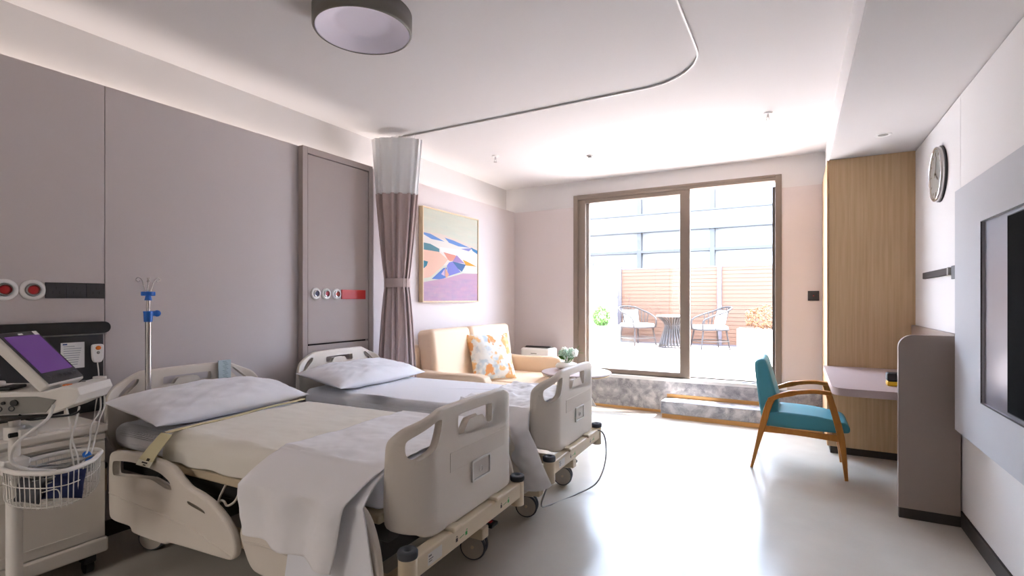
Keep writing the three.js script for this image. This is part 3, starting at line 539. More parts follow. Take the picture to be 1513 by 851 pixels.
tag(reseat(mesh('blanket', drape({ x0: -1.93, x1: -1.385, z: BZ, top: matTop + 0.034, near: 0.27, far: 0.12, over: 0.14, s: 33, wave: 0.018, flare: -0.2, hemL: -0.03, hemR: 0.02, bulge: 0.03 }), M.blanket), 1), 'white blanket hanging over the side rail of the bed beside the cabinet', 'blanket');
tag(reseat(mesh('under_blanket', drape({ x0: -1.68, x1: -1.375, z: BZ, top: matTop + 0.022, near: 0.44, far: 0.04, over: 0.102, s: 35, wave: 0.012, flare: 0.16, bulge: 0.0 }), M.sheet), 1), 'white sheet showing below the hanging blanket by the footboard', 'sheet');
tag(reseat(mesh('blanket', drape({ x0: -1.85, x1: -1.37, z: BZ2, top: matTop + 0.03, near: 0.42, far: 0.14, over: 0.075, s: 51, wave: 0.045, flare: 0.45, hemL: -0.22, hemR: 0.08, bulge: 0.05, round: 0.16 }), M.blanket), 2), 'white blanket hanging down between the two beds', 'blanket');
// infusion pole
{
  const t = thing('infusion_pole', 'chrome infusion pole with blue clamps and wire hooks', 'infusion pole', [-3.095, 0, -1.472]);
  mesh('lower_tube', rod(V(0, 0.44, 0), V(0, 1.20, 0), 0.0145, 16), M.steel, t); mesh('upper_tube', rod(V(0, 1.19, 0), V(0, 1.335, 0), 0.0095, 16), M.steel, t);
  mesh('clamp', [cyl(0.022, 0.02, 0.05, 0, 1.205, 0, 18), cyl(0.024, 0.022, 0.012, 0, 1.232, 0, 18), cyl(0.014, 0.014, 0.03, 0, 0, 0, 14).rotateX(Math.PI / 2).translate(0, 1.225, -0.03), new THREE.SphereGeometry(0.018, 14, 10).translate(0, 1.225, -0.045)], M.blue, t);
  mesh('hook_holder', [cyl(0.026, 0.024, 0.018, 0, 1.335, 0, 18), cyl(0.012, 0.018, 0.03, 0, 1.312, 0, 18), lim(-0.008, 0.008, 1.322, 1.345, -0.034, 0.034, 0.004)], M.blue, t);
  for (const [a, b] of [[1, 0], [-1, 0], [0.2, 1], [-0.2, -1]]) mesh('hook', tube([[0, 1.345, a * 0.012], [b * 0.01, 1.385, a * 0.024], [b * 0.02, 1.412, a * 0.034], [b * 0.03, 1.42, a * 0.05], [b * 0.03, 1.408, a * 0.06], [b * 0.03, 1.398, a * 0.048], [b * 0.025, 1.404, a * 0.04]], 0.0025, 24, 6), M.steel, t);
  mesh('bracket', lim(-0.03, 0.02, 0.43, 0.46, -0.02, 0.02, 0.004), M.steelDark, t);
  const ct = canvasTex(128, 256, (c, w, h) => { c.fillStyle = '#b9ccd2'; c.fillRect(0, 0, w, h); c.fillStyle = '#66848f'; for (let k = 0; k < 14; k++) c.fillRect(40 + (k % 3) * 10, 16 + k * 17, 40, 4); });
  const cd = mesh('bed_card', new RoundedBoxGeometry(0.008, 0.14, 0.08, 2, 0.003), S({ map: ct, roughness: 0.5 })); cd.position.set(-3.122, 0.855, -1.915); tag(cd, 'light blue printed card hooked on the headboard beside the infusion pole', 'card');
}

// ================================================================ bedside cabinet
{
  const t = thing('bedside_cabinet', 'cream bedside cabinet with drawers and wheels, behind the monitor stand', 'cabinet', [0, 0, 0]);
  const xf = -2.905, xb = -3.29, z0 = -0.755, z1 = -1.205;
  mesh('body', lim(xb, xf - 0.006, 0.095, 0.67, z0 - 0.008, z1 + 0.008, 0.006), M.cabinet, t);
  mesh('top', [lim(xb - 0.005, xf + 0.012, 0.67, 0.705, z0, z1, 0.008), lim(xb, xf - 0.03, 0.70, 0.715, z0 - 0.02, z1 + 0.02, 0.006)], M.cabinet, t);
  const front = (n, y0, y1, cut) => { const d = mesh(n, lim(xf - 0.006, xf + 0.006, y0, y1, z0 - 0.012, z1 + 0.012, 0.004), M.cabinet, t); return d; };
  const tr = mesh('pull_out_tray', lim(xf - 0.02, xf + 0.008, 0.636, 0.662, z0 - 0.01, z1 + 0.01, 0.004), M.cabinet, t);
  const dr = front('drawer', 0.53, 0.626);
  mesh('grip', plate(smooth2([[-0.12, 0], [-0.07, 0.012], [0.07, 0.012], [0.12, 0], [0.07, -0.006], [-0.07, -0.006]], 30), [], 0.004, 0.001).rotateY(Math.PI / 2).translate(xf + 0.006, 0.614, (z0 + z1) / 2), M.deviceGrey, dr);
  const dr2 = front('door', 0.17, 0.523); mesh('ledge', lim(xf + 0.004, xf + 0.010, 0.44, 0.445, z0 - 0.02, z1 + 0.02), M.cabinet, dr2); mesh('ledge', lim(xf + 0.004, xf + 0.010, 0.21, 0.216, z0 - 0.06, z1 + 0.08), M.cabinet, dr2);
  mesh('plinth', lim(xb, xf + 0.014, 0.095, 0.165, z0, z1, 0.012), M.cabinet, t);
  for (const x of [xf - 0.05, xb + 0.06]) for (const z of [z0 - 0.06, z1 + 0.06]) { const c = mesh('caster', [cyl(0.032, 0.032, 0.03, 0, 0, 0, 20).rotateX(Math.PI / 2).translate(x, 0.032, z), lim(x - 0.035, x + 0.03, 0.05, 0.098, z - 0.025, z + 0.025, 0.008)], M.black, t); }
  mesh('back_rail', tube([[xb + 0.02, 0.71, z0 - 0.03], [xb + 0.02, 0.77, z0 - 0.04], [xb + 0.02, 0.775, (z0 + z1) / 2], [xb + 0.02, 0.77, z1 + 0.04], [xb + 0.02, 0.71, z1 + 0.03]], 0.008), M.cabinet, t);
}
// ================================================================ patient monitor on a roll stand with basket
const PX = -2.66, PZ = -0.795, W3 = V(-0.66, 0, -0.751), F3 = V(0.751, 0, -0.66), TURN = Math.atan2(-W3.z, W3.x);
{
  const t = thing('monitor_stand', 'white wheeled monitor stand with a column', 'stand', [PX, 0, PZ]);
  mesh('column', [cyl(0.025, 0.025, 0.50, 0, 0.33, 0), cyl(0.018, 0.018, 0.30, 0, 0.70, 0)], M.deviceWhite, t);
  mesh('collar', [cyl(0.031, 0.031, 0.05, 0, 0.785, 0), lim(-0.03, 0.05, 0.765, 0.80, -0.055, 0.0, 0.006)], M.deviceWhite, t);
  mesh('collar_screw', [cyl(0.009, 0.009, 0.03, 0, 0, 0, 12).rotateX(Math.PI / 2).translate(0.03, 0.78, 0.01)], M.black, t);
  mesh('mount_plate', lim(-0.09, 0.09, 0.845, 0.856, -0.09, 0.09, 0.004), M.steelDark, t);
  for (let k = 0; k < 5; k++) { const a = k * Math.PI * 2 / 5 + 0.9; const l = mesh('foot_arm', rod(V(0, 0.10, 0), V(0.215 * Math.cos(a), 0.082, 0.215 * Math.sin(a)), 0.022, 12, 0.014), M.deviceWhite, t); mesh('caster', [cyl(0.035, 0.035, 0.026, 0, 0, 0, 20).rotateX(Math.PI / 2).translate(0.215 * Math.cos(a), 0.035, 0.215 * Math.sin(a)), cyl(0.01, 0.01, 0.03, 0.215 * Math.cos(a), 0.07, 0.215 * Math.sin(a), 10)], M.black, l); }
  mesh('hub', cyl(0.05, 0.06, 0.06, 0, 0.10, 0), M.deviceWhite, t);
}
{
  // local axes: +x along the screen's width, +z the way the front points
  const m = thing('patient_monitor', 'portable patient monitor with tilted purple screen on the stand', 'monitor', [PX, 0.857, PZ], 0);
  m.quaternion.setFromRotationMatrix(new THREE.Matrix4().makeBasis(W3.clone(), V(0, 1, 0), new THREE.Vector3().crossVectors(W3, V(0, 1, 0))));
  const sg = Math.sign(new THREE.Vector3().crossVectors(W3, V(0, 1, 0)).dot(F3));
  const z = (v) => v * sg;
  mesh('base', plate([[-0.19, 0.03], [-0.19, 0.095], [0.12, 0.088], [0.18, 0.105], [0.235, 0.10], [0.245, 0.07], [0.225, 0.035], [0.15, 0.0], [-0.16, 0.0]].map(([a, b]) => new THREE.Vector2(a, b)), [], 0.235, 0.008, 2).rotateY(-Math.PI / 2 * sg).translate(0.075, 0, 0), M.deviceWhite, m);
  const side = mesh('side_plate', plate([[-0.185, 0.025], [-0.185, 0.075], [0.10, 0.07], [0.165, 0.055], [0.13, 0.008], [-0.16, 0.006]].map(([a, b]) => new THREE.Vector2(a, b)), [], 0.006, 0.001).rotateY(-Math.PI / 2 * sg).translate(-0.043, 0, 0), M.deviceGrey, m);
  for (const [a, b, r] of [[0.03, 0.05, 0.012], [-0.005, 0.05, 0.006], [-0.03, 0.05, 0.006], [-0.05, 0.05, 0.004]]) mesh('connector', cyl(r, r, 0.01, 0, 0, 0, 16).rotateZ(Math.PI / 2).translate(-0.048, b, z(a)), M.black, side);
  for (const [a, b] of [[0.02, 0.028], [-0.02, 0.028], [-0.055, 0.028]]) mesh('port', new THREE.TorusGeometry(0.009, 0.002, 6, 16).rotateY(Math.PI / 2).translate(-0.047, b, z(a)), M.rubber, side);
  for (let i = 0; i < 5; i++) for (let j = 0; j < 4; j++) mesh('vent_hole', cyl(0.0022, 0.0022, 0.004, 0, 0, 0, 8).rotateZ(Math.PI / 2).translate(-0.0465, 0.03 + j * 0.009, z(-0.10 - i * 0.009)), M.black, side);
  // tilted display
  const dsp = new THREE.Group(); dsp.name = 'display'; dsp.position.set(0.075, 0.118, z(0.135)); dsp.rotation.x = -0.72 * sg; m.add(dsp);
  mesh('housing', lim(-0.115, 0.115, -0.01, 0.265, z(-0.045), z(-0.002), 0.010), M.deviceWhite, dsp);
  mesh('bezel', lim(-0.108, 0.108, -0.002, 0.258, z(-0.003), z(0.001), 0.001), M.slate, dsp);
  mesh('screen', lim(-0.096, 0.096, 0.05, 0.238, z(0.0), z(0.002)), S({ color: 0x2a1440, roughness: 0.25, emissive: 0x5c2a78, emissiveIntensity: 0.17 }), dsp);
  for (let k = 0; k < 6; k++) mesh('key', new THREE.TorusGeometry(0.008, 0.0015, 6, 14).translate(-0.08 + k * 0.032, 0.025, z(0.0015)), M.rubber, dsp);
  mesh('badge', lim(-0.012, 0.012, 0.243, 0.25, z(0.001), z(0.002)), M.white, dsp); mesh('sticker', lim(0.075, 0.10, 0.236, 0.257, z(0.001), z(0.002)), M.white, dsp);
  mesh('front_key', [cyl(0.008, 0.008, 0.006, 0.09, 0.106, z(0.185), 14)], M.deviceGrey, m); mesh('alarm_key', lim(-0.01, 0.02, 0.103, 0.108, z(0.165), z(0.185), 0.002), M.orange, m);
  mesh('knob', [cyl(0.024, 0.026, 0.05, 0.198, 0.085, z(0.19), 20)], M.deviceWhite, m);
  mesh('handle', [lim(0.0, 0.12, 0.095, 0.115, z(-0.17), z(-0.10), 0.008)], M.deviceWhite, m); mesh('latch', lim(-0.02, 0.07, 0.094, 0.106, z(-0.05), z(0.0), 0.004), M.black, m);
}
{
  // wire basket: plan outline around the rim
  const b = thing('wire_basket', 'white wire basket of cables on the monitor stand', 'basket', [0, 0, 0]);
  const rim = [[-2.615, -0.745], [-2.50, -0.752], [-2.40, -0.80], [-2.375, -0.86], [-2.43, -0.955], [-2.54, -1.03], [-2.60, -1.035], [-2.66, -0.98], [-2.665, -0.88], [-2.64, -0.80]];
  const rc = new THREE.CatmullRomCurve3(rim.map(([x, z]) => V(x, 0.665, z)), true, 'catmullrom', 0.3), c = V(-2.54, 0, -0.89);
  mesh('rim', new THREE.TubeGeometry(rc, 90, 0.009, 10, true), M.deviceWhite, b);
  const low = (p, k, y) => V(c.x + (p.x - c.x) * k, y, c.z + (p.z - c.z) * k);
  const N = 44, pts = rc.getSpacedPoints(N).slice(0, N);
  for (const p of pts) mesh('wire', tube([[p.x, 0.66, p.z], [low(p, 0.97, 0.6).x, 0.60, low(p, 0.97, 0.6).z], [low(p, 0.92, 0.5).x, 0.53, low(p, 0.92, 0.5).z], [low(p, 0.78, 0.5).x, 0.525, low(p, 0.78, 0.5).z]], 0.0019, 8, 5), M.deviceWhite, b);
  for (const [y, k] of [[0.61, 0.977], [0.535, 0.925], [0.526, 0.6], [0.526, 0.3]]) mesh('hoop', new THREE.TubeGeometry(new THREE.CatmullRomCurve3(pts.map((p) => low(p, k, y)), true), 80, 0.0021, 5, true), M.deviceWhite, b);
  for (let k = 0; k < 4; k++) { const p = pts[k * 5], q = pts[k * 5 + 22]; mesh('floor_wire', rod(low(p, 0.78, 0.525), low(q, 0.78, 0.525), 0.0019, 5), M.deviceWhite, b); }
  mesh('clamp', lim(PX - 0.035, PX + 0.06, 0.635, 0.69, PZ - 0.03, PZ + 0.05, 0.006), M.deviceWhite, b);
  mesh('clip_frame', tube([[-2.395, 0.60, -0.79], [-2.385, 0.60, -0.83], [-2.40, 0.555, -0.84], [-2.41, 0.555, -0.80]], 0.002, 20, 5), M.deviceWhite, b);
  const cf = mesh('blood_pressure_cuff', cushion(0.075, 0.055, 0.022, { n: 16, s: 3 }).rotateX(1.35).rotateY(0.6)); cf.material = M.navy; cf.position.set(-2.455, 0.595, -0.875); tag(cf, 'folded navy blood pressure cuff in the wire basket', 'cuff');
  const bg = mesh('dark_pouch', cushion(0.06, 0.045, 0.02, { n: 16, s: 5 }).rotateX(1.3).rotateY(0.3)); bg.material = M.darkGrey; bg.position.set(-2.53, 0.58, -0.80); tag(bg, 'dark grey pouch in the wire basket beside the column', 'pouch');
  const sp = mesh('blue_sensor', [new THREE.CapsuleGeometry(0.014, 0.04, 6, 12).rotateZ(1.1).translate(-2.535, 0.655, -0.985)], M.blue); tag(sp, 'bright blue finger sensor on the cables in the basket', 'sensor');
  // loose coils
  const coil = [];
  for (let k = 0; k < 170; k++) { const a = k * 0.42; coil.push(V(-2.53 + (0.055 + 0.03 * noise2(k * 0.3, 1)) * Math.cos(a) - 0.0002 * k, 0.585 + 0.055 * noise2(k * 0.21, 4) + 0.03 * (k / 170), -0.905 + (0.08 + 0.025 * noise2(k * 0.27, 7)) * Math.sin(a))); }
  tag(mesh('coiled_cable', new THREE.TubeGeometry(new THREE.CatmullRomCurve3(coil), 800, 0.0042, 7), M.cableGrey), 'tangle of grey sensor cable coiled in the wire basket', 'cable');
  const leads = [
    [[[-2.44, 0.905, -0.84], [-2.43, 0.86, -0.82], [-2.46, 0.78, -0.74], [-2.47, 0.72, -0.73], [-2.46, 0.68, -0.77], [-2.47, 0.65, -0.85], [-2.50, 0.61, -0.90]], 0.006, 'thick white hose from the monitor side sweeping into the basket'],
    [[[-2.50, 0.88, -0.90], [-2.47, 0.82, -0.90], [-2.50, 0.74, -0.92], [-2.48, 0.67, -0.93], [-2.49, 0.60, -0.93]], 0.0035, 'thin grey lead under the monitor, bending toward the drawer cabinet'],
    [[[-2.47, 0.88, -0.93], [-2.485, 0.82, -0.925], [-2.465, 0.74, -0.90], [-2.47, 0.67, -0.91], [-2.48, 0.60, -0.92]], 0.0035, 'thin grey lead under the monitor, hanging almost straight'],
    [[[-2.66, 0.90, -1.075], [-2.62, 0.83, -1.06], [-2.55, 0.78, -1.0], [-2.56, 0.72, -1.0], [-2.54, 0.67, -0.98], [-2.53, 0.61, -0.95]], 0.0035, 'pale cable from the monitor knob down to the basket, nearer the column'],
    [[[-2.67, 0.92, -1.085], [-2.63, 0.85, -1.08], [-2.58, 0.79, -1.04], [-2.59, 0.72, -1.03], [-2.55, 0.67, -1.0], [-2.53, 0.61, -0.96]], 0.0035, 'pale cable from the monitor knob down to the basket, nearer the bed'],
  ];
  for (const [p, r, l] of leads) tag(mesh('monitor_cable', tube(p, r, 50, 8), M.cable), l, 'cable');
  tag(mesh('black_cable', tube([[-2.60, 0.86, -0.79], [-2.58, 0.84, -0.81], [-2.53, 0.845, -0.86], [-2.46, 0.855, -0.91], [-2.45, 0.87, -0.93]], 0.004, 30, 8), M.black), 'short black cable slung beneath the patient monitor', 'cable');
}

// ================================================================ sofa corner
{
  const t = thing('sofa', 'cream two-seat sofa against the wall under the painting', 'sofa', [0, 0, 0]);
  const xb = -3.29, xf = -2.32, z0 = -3.70, z1 = -5.46, aw = 0.13;
  mesh('base', lim(xb + 0.03, xf - 0.02, 0.10, 0.33, z0 - aw + 0.01, z1 + aw - 0.01, 0.03), M.sofa, t);
  mesh('back_frame', lim(xb, xb + 0.14, 0.12, 0.86, z0 - 0.02, z1 + 0.02, 0.05), M.sofa, t);
  const arm = (za, zb) => { const s = new THREE.Shape(smooth2([[xb + 0.02, 0.10], [xb + 0.02, 0.62], [xb + 0.10, 0.65], [xb + 0.45, 0.635], [xf - 0.14, 0.645], [xf - 0.03, 0.625], [xf, 0.55], [xf - 0.01, 0.30], [xf - 0.03, 0.10]], 70, 0.25)); const g = new THREE.ExtrudeGeometry(s, { depth: aw - 0.05, bevelEnabled: true, bevelSize: 0.025, bevelThickness: 0.025, bevelOffset: -0.025, bevelSegments: 4 }); return mesh('arm', g.translate(0, 0, zb + 0.025), M.sofa, t); };
  arm(z0, z0 - aw); arm(z1 + aw, z1);
  const zm = -4.50;
  for (const [a, b] of [[z0 - aw - 0.004, zm + 0.006], [zm - 0.006, z1 + aw + 0.004]]) {
    const s = mesh('seat_cushion', lim(xb + 0.13, xf + 0.01, 0.33, 0.47, a, b, 0.045), M.sofa, t);
    mesh('piping', tube([[xf + 0.006, 0.432, a - 0.03], [xf + 0.008, 0.434, (a + b) / 2], [xf + 0.006, 0.432, b + 0.03]], 0.004, 20, 6), M.sofa, s);
    const g = new RoundedBoxGeometry(0.20, 0.56, Math.abs(b - a) - 0.004, 5, 0.05); g.rotateZ(0.14); g.translate(xb + 0.225, 0.735, (a + b) / 2);
    mesh('back_cushion', metric(g), M.sofa, t);
  }
  for (const x of [xb + 0.1, xf - 0.08]) for (const z of [z0 - 0.07, z1 + 0.07]) mesh('leg', cyl(0.022, 0.016, 0.10, x, 0.05, z, 14), M.chairWood, t);
  const ct = tex(256, (u, v) => { const a = fbm(u * 5 + 2, v * 6, 71, 4), b = fbm(u * 6 + 9, v * 5 + 4, 81, 4), d = fbm(u * 8, v * 8, 91, 3); let c = mix(hex(0xf0eee8), hex(0xc9d3d8), Math.max(0, Math.min(1, (d - 0.5) * 4))); if (a > 0.52) c = mix(c, hex(0xeba468), Math.min(1, (a - 0.52) * 12)); if (b > 0.62) c = mix(c, hex(0xf2c48a), Math.min(1, (b - 0.62) * 10)); return c; }, { color: true });
  const p = thing('throw_cushion', 'white throw cushion with orange blotches on the sofa', 'cushion', [-2.80, 0.705, -4.58]);
  const cm = mesh('cover', cushion(0.255, 0.255, 0.085, { p: 2.4, q: 0.6, pinch: 0.07, n: 40, wr: 0.006, s: 15 }), S({ map: ct, roughness: 0.9 }), p);
  p.rotation.set(0, -0.5, 0); cm.rotation.set(0.0, 0, -1.18);
}
{
  const t = thing('side_table', 'round pinkish-grey side table in front of the sofa', 'table', [-2.0, 0, -4.96]);
  mesh('top', new THREE.LatheGeometry([[0, 0.535], [0.34, 0.535], [0.356, 0.541], [0.36, 0.549], [0.356, 0.557], [0.345, 0.56], [0, 0.56]].map((p) => new THREE.Vector2(...p)), 64), M.tableTop, t);
  mesh('top_edge', new THREE.LatheGeometry([[0.30, 0.520], [0.347, 0.524], [0.35, 0.535], [0.30, 0.535]].map((p) => new THREE.Vector2(...p)), 64), M.oak, t);
  mesh('column', cyl(0.025, 0.03, 0.50, 0, 0.27, 0), M.oak, t); mesh('base', new THREE.LatheGeometry([[0, 0], [0.22, 0], [0.225, 0.01], [0.03, 0.03], [0, 0.03]].map((p) => new THREE.Vector2(...p)), 48), M.oak, t);
  const v = thing('flower_bowl', 'pebble-shaped bowl with pale green and white flowers on the round side table', 'flowers', [-2.13, 0.561, -5.02]);
  v.scale.setScalar(1.25);
  mesh('bowl', new THREE.LatheGeometry([[0, 0], [0.05, 0], [0.09, 0.016], [0.098, 0.032], [0.085, 0.052], [0.05, 0.062], [0.03, 0.06], [0.03, 0.052], [0, 0.05]].map((p) => new THREE.Vector2(...p)), 40), M.pebble, v);
  for (let k = 0; k < 11; k++) { const a = k * 2.4, r = 0.018 + 0.05 * Math.sqrt(k / 11), h = 0.115 + 0.05 * noise2(k, 3), q = V(r * Math.cos(a) + 0.015, h, r * Math.sin(a) - 0.012); const s = mesh('flower', (() => { const l = []; for (let i = 0; i < 16; i++) { const th = Math.acos(1 - 2 * (i + 0.5) / 16), ph = i * 2.4; l.push(new THREE.IcosahedronGeometry(0.011, 0).translate(0.021 * Math.sin(th) * Math.cos(ph), 0.021 * Math.cos(th), 0.021 * Math.sin(th) * Math.sin(ph))); } return merge(l).translate(q.x, q.y, q.z); })(), k % 3 ? M.flower : M.leafPale, v); mesh('stem', tube([[q.x * 0.2, 0.05, q.z * 0.2], [q.x * 0.6, 0.08, q.z * 0.6], [q.x, q.y, q.z]], 0.0022, 8, 5), M.leafGreen, s); }
  for (let k = 0; k < 9; k++) { const a = k * 0.9 + 0.3, l = plate(smooth2([[0, 0], [0.03, 0.014], [0.065, 0], [0.03, -0.014]], 20), [], 0.002, 0.0005).rotateZ(0.5 + 0.3 * noise2(k, 8)).rotateY(a).translate(0.02 * Math.cos(a), 0.085, -0.02 * Math.sin(a)); mesh('leaf', l, k % 2 ? M.leafPale : M.leafGreen, v); }
  for (let k = 0; k < 3; k++) mesh('sprig', tube([[0, 0.06, 0], [0.05 + 0.01 * k, 0.14, -0.03], [0.09 + 0.02 * k, 0.20 - 0.03 * k, -0.055]], 0.0018, 10, 5), M.leafGreen, v);
}
{
  const t = thing('air_purifier', 'white box-shaped air purifier in the corner behind the sofa arm', 'air purifier', [-2.84, 0, -5.80]);
  mesh('body', lim(-0.20, 0.20, 0.02, 0.70, -0.13, 0.13, 0.03), M.white, t); mesh('top_grille', lim(-0.16, 0.16, 0.70, 0.712, -0.09, 0.09, 0.004), M.deviceGrey, t); mesh('control_strip', lim(-0.14, 0.19, 0.712, 0.725, 0.06, 0.10, 0.005), M.darkGrey, t);
  mesh('badge', lim(-0.05, 0.03, 0.628, 0.64, 0.13, 0.132), M.cableGrey, t); mesh('foot', lim(-0.17, 0.17, 0, 0.03, -0.10, 0.10), M.darkGrey, t);
}

// ================================================================ right side: wardrobe, desk, chair, clock, television
{
  const t = thing('wardrobe', 'tall oak-veneer wardrobe reaching the lowered ceiling', 'wardrobe', [0, 0, 0]);
  mesh('carcass', lim(0.227, XR - 0.007, 0.06, YS - 0.004, ZB + 0.013, -5.135), M.woodEdge, t);
  mesh('side_panel', lim(0.240, XR - 0.007, 0.06, YS - 0.004, -5.135, -5.11), M.wood, t);
  mesh('edge_strip', lim(0.227, 0.236, 0.06, YS - 0.004, -5.135, -5.113), M.woodEdge, t);
  mesh('plinth', lim(0.25, XR - 0.007, 0, 0.06, ZB + 0.3, -5.12), M.baseboard, t);
}
{
  const t = thing('desk', 'built-in grey desk with rounded corner between wardrobe and partition', 'desk', [0, 0, 0]);
  const s = new THREE.Shape(); const x0 = 0.20, x1 = XR - 0.007, za = 5.105, zb = 3.835, r = 0.11;
  s.moveTo(x0, za); s.lineTo(x0, zb + r); s.quadraticCurveTo(x0, zb, x0 + r, zb); s.lineTo(x1, zb); s.lineTo(x1, za); s.closePath();
  const g = new THREE.ExtrudeGeometry(s, { depth: 0.004, bevelEnabled: false, curveSegments: 16 }).rotateX(-Math.PI / 2).translate(0, 0.736, 0);
  const g2 = new THREE.ExtrudeGeometry(s, { depth: 0.044, bevelEnabled: false, curveSegments: 16 }).rotateX(-Math.PI / 2).translate(0, 0.692, 0);
  mesh('desktop', g, M.desk, t); mesh('desktop_core', g2, M.desk, t);
  mesh('back_board', lim(XR - 0.035, XR - 0.007, 0.06, 1.10, -5.105, -3.835, 0.004), M.partition, t);
  const e = plate([...(() => { const p = [], r2 = 0.075, a0 = 0.532, a1 = XR - 0.013, h = 1.092; p.push(new THREE.Vector2(a0, 0.06), new THREE.Vector2(a1, 0.06), new THREE.Vector2(a1, h)); for (let k = 0; k <= 10; k++) { const a = Math.PI / 2 + k / 10 * Math.PI / 2; p.push(new THREE.Vector2(a0 + r2 + r2 * Math.cos(a), h - r2 + r2 * Math.sin(a))); } return p; })()], [], 0.036, 0.002).translate(0, 0, -3.815);
  mesh('partition', e, M.partition, t); mesh('partition_plinth', lim(0.535, XR - 0.013, 0, 0.06, -3.832, -3.798), M.baseboard, t);
  const b = thing('tape_dispenser', 'small black and yellow box on the desk behind the partition', 'box', [0.545, 0.741, -4.12]);
  mesh('yellow_base', lim(-0.03, 0.05, 0, 0.03, -0.04, 0.04, 0.006), S({ color: 0xe8b81c, roughness: 0.5 }), b); mesh('black_body', lim(-0.032, 0.052, 0.03, 0.085, -0.042, 0.042, 0.012), M.black, b);
}
{
  const t = thing('armchair', 'teal upholstered armchair with curved wooden frame at the desk', 'chair', [0, 0, -4.605]);
  const bar = (pts, w, d, z) => { // pts: [x, y, halfwidth]
    const c = new THREE.CatmullRomCurve3(pts.map((p) => V(p[0], p[1], 0)), false, 'centripetal'), hw = new THREE.CatmullRomCurve3(pts.map((p) => V(p[2], 0, 0))), L = [], R = [];
    for (let i = 0; i <= 28; i++) { const u = i / 28, p = c.getPoint(u), q = c.getTangent(u), k = hw.getPoint(u).x; L.push(new THREE.Vector2(p.x - q.y * k, p.y + q.x * k)); R.push(new THREE.Vector2(p.x + q.y * k, p.y - q.x * k)); }
    return plate([...L, ...R.reverse()], [], d, 0.005, 2).translate(0, 0, z);
  };
  for (const s of [1, -1]) {
    const z = s * 0.245;
    mesh('back_leg', bar([[-0.305, 0.004, 0.010], [-0.26, 0.20, 0.016], [-0.222, 0.36, 0.023], [-0.185, 0.50, 0.024], [-0.165, 0.545, 0.022]], 0, 0.03, z), M.chairWood, t);
    mesh('front_leg', bar([[0.312, 0.004, 0.011], [0.298, 0.16, 0.017], [0.275, 0.33, 0.023], [0.235, 0.50, 0.022], [0.205, 0.61, 0.020]], 0, 0.03, z), M.chairWood, t);
    mesh('arm', bar([[-0.185, 0.535, 0.016], [-0.12, 0.572, 0.016], [0.0, 0.610, 0.016], [0.12, 0.627, 0.015], [0.222, 0.620, 0.014]], 0, 0.045, z), M.chairWood, t);
    mesh('side_rail', bar([[-0.235, 0.315, 0.024], [0, 0.310, 0.019], [0.275, 0.300, 0.024]], 0, 0.024, z), M.chairWood, t);
  }
  mesh('cross_rail', [lim(0.225, 0.25, 0.285, 0.325, -0.235, 0.235, 0.004), lim(-0.225, -0.20, 0.295, 0.335, -0.235, 0.235, 0.004)], M.chairWood, t);
  const sc = plate(smooth2([[-0.20, 0.335], [-0.20, 0.43], [-0.10, 0.448], [0.12, 0.44], [0.30, 0.41], [0.335, 0.375], [0.32, 0.335], [0.1, 0.328]], 50, 0.3), [], 0.45, 0.02, 3); mesh('seat', sc, M.teal, t);
  const bk = plate(smooth2([[-0.225, 0.335], [-0.262, 0.55], [-0.288, 0.79], [-0.27, 0.83], [-0.235, 0.845], [-0.205, 0.825], [-0.165, 0.69], [-0.125, 0.54], [-0.125, 0.44], [-0.15, 0.345]], 60, 0.35), [], 0.43, 0.022, 3); mesh('backrest', bk, M.teal, t);
}
{
  const t = thing('wall_clock', 'round silver wall clock on the white wall above the desk', 'clock', [XR - 0.006, 2.125, -4.297]);
  const lathe = (p, n = 56) => new THREE.LatheGeometry(p.map((q) => new THREE.Vector2(...q)), n).rotateZ(Math.PI / 2);
  mesh('rim', lathe([[0.10, 0.0], [0.168, 0.0], [0.178, 0.012], [0.177, 0.032], [0.170, 0.036], [0.162, 0.033], [0.160, 0.02]]), M.steel, t);
  mesh('back_ring', lathe([[0.169, 0.0], [0.182, 0.0], [0.182, 0.012], [0.169, 0.014]]), M.darkGrey, t);
  mesh('face', lathe([[0, 0.026], [0.161, 0.026], [0.161, 0.02], [0, 0.02]]), S({ color: 0x9c9e99, roughness: 0.45, metalness: 0.1 }), t);
  for (let k = 0; k < 12; k++) { const a = k * Math.PI / 6, l = k % 3 ? 0.016 : 0.028; mesh('hour_mark', lim(-0.0285, -0.026, 0.145 - l, 0.145, -0.003, 0.003).rotateX(a), M.darkGrey, t); }
  mesh('hour_hand', lim(-0.030, -0.028, -0.015, 0.075, -0.004, 0.004).rotateX(2.2), M.darkGrey, t); mesh('minute_hand', lim(-0.032, -0.030, -0.02, 0.115, -0.003, 0.003).rotateX(0.35), M.darkGrey, t); mesh('hub', cyl(0.007, 0.007, 0.008, 0, 0, 0, 14).rotateZ(Math.PI / 2).translate(-0.030, 0, 0), M.darkGrey, t);
  mesh('cover_glass', lathe([[0.162, 0.033], [0.11, 0.036], [0, 0.037]]), M.glass, t);
}
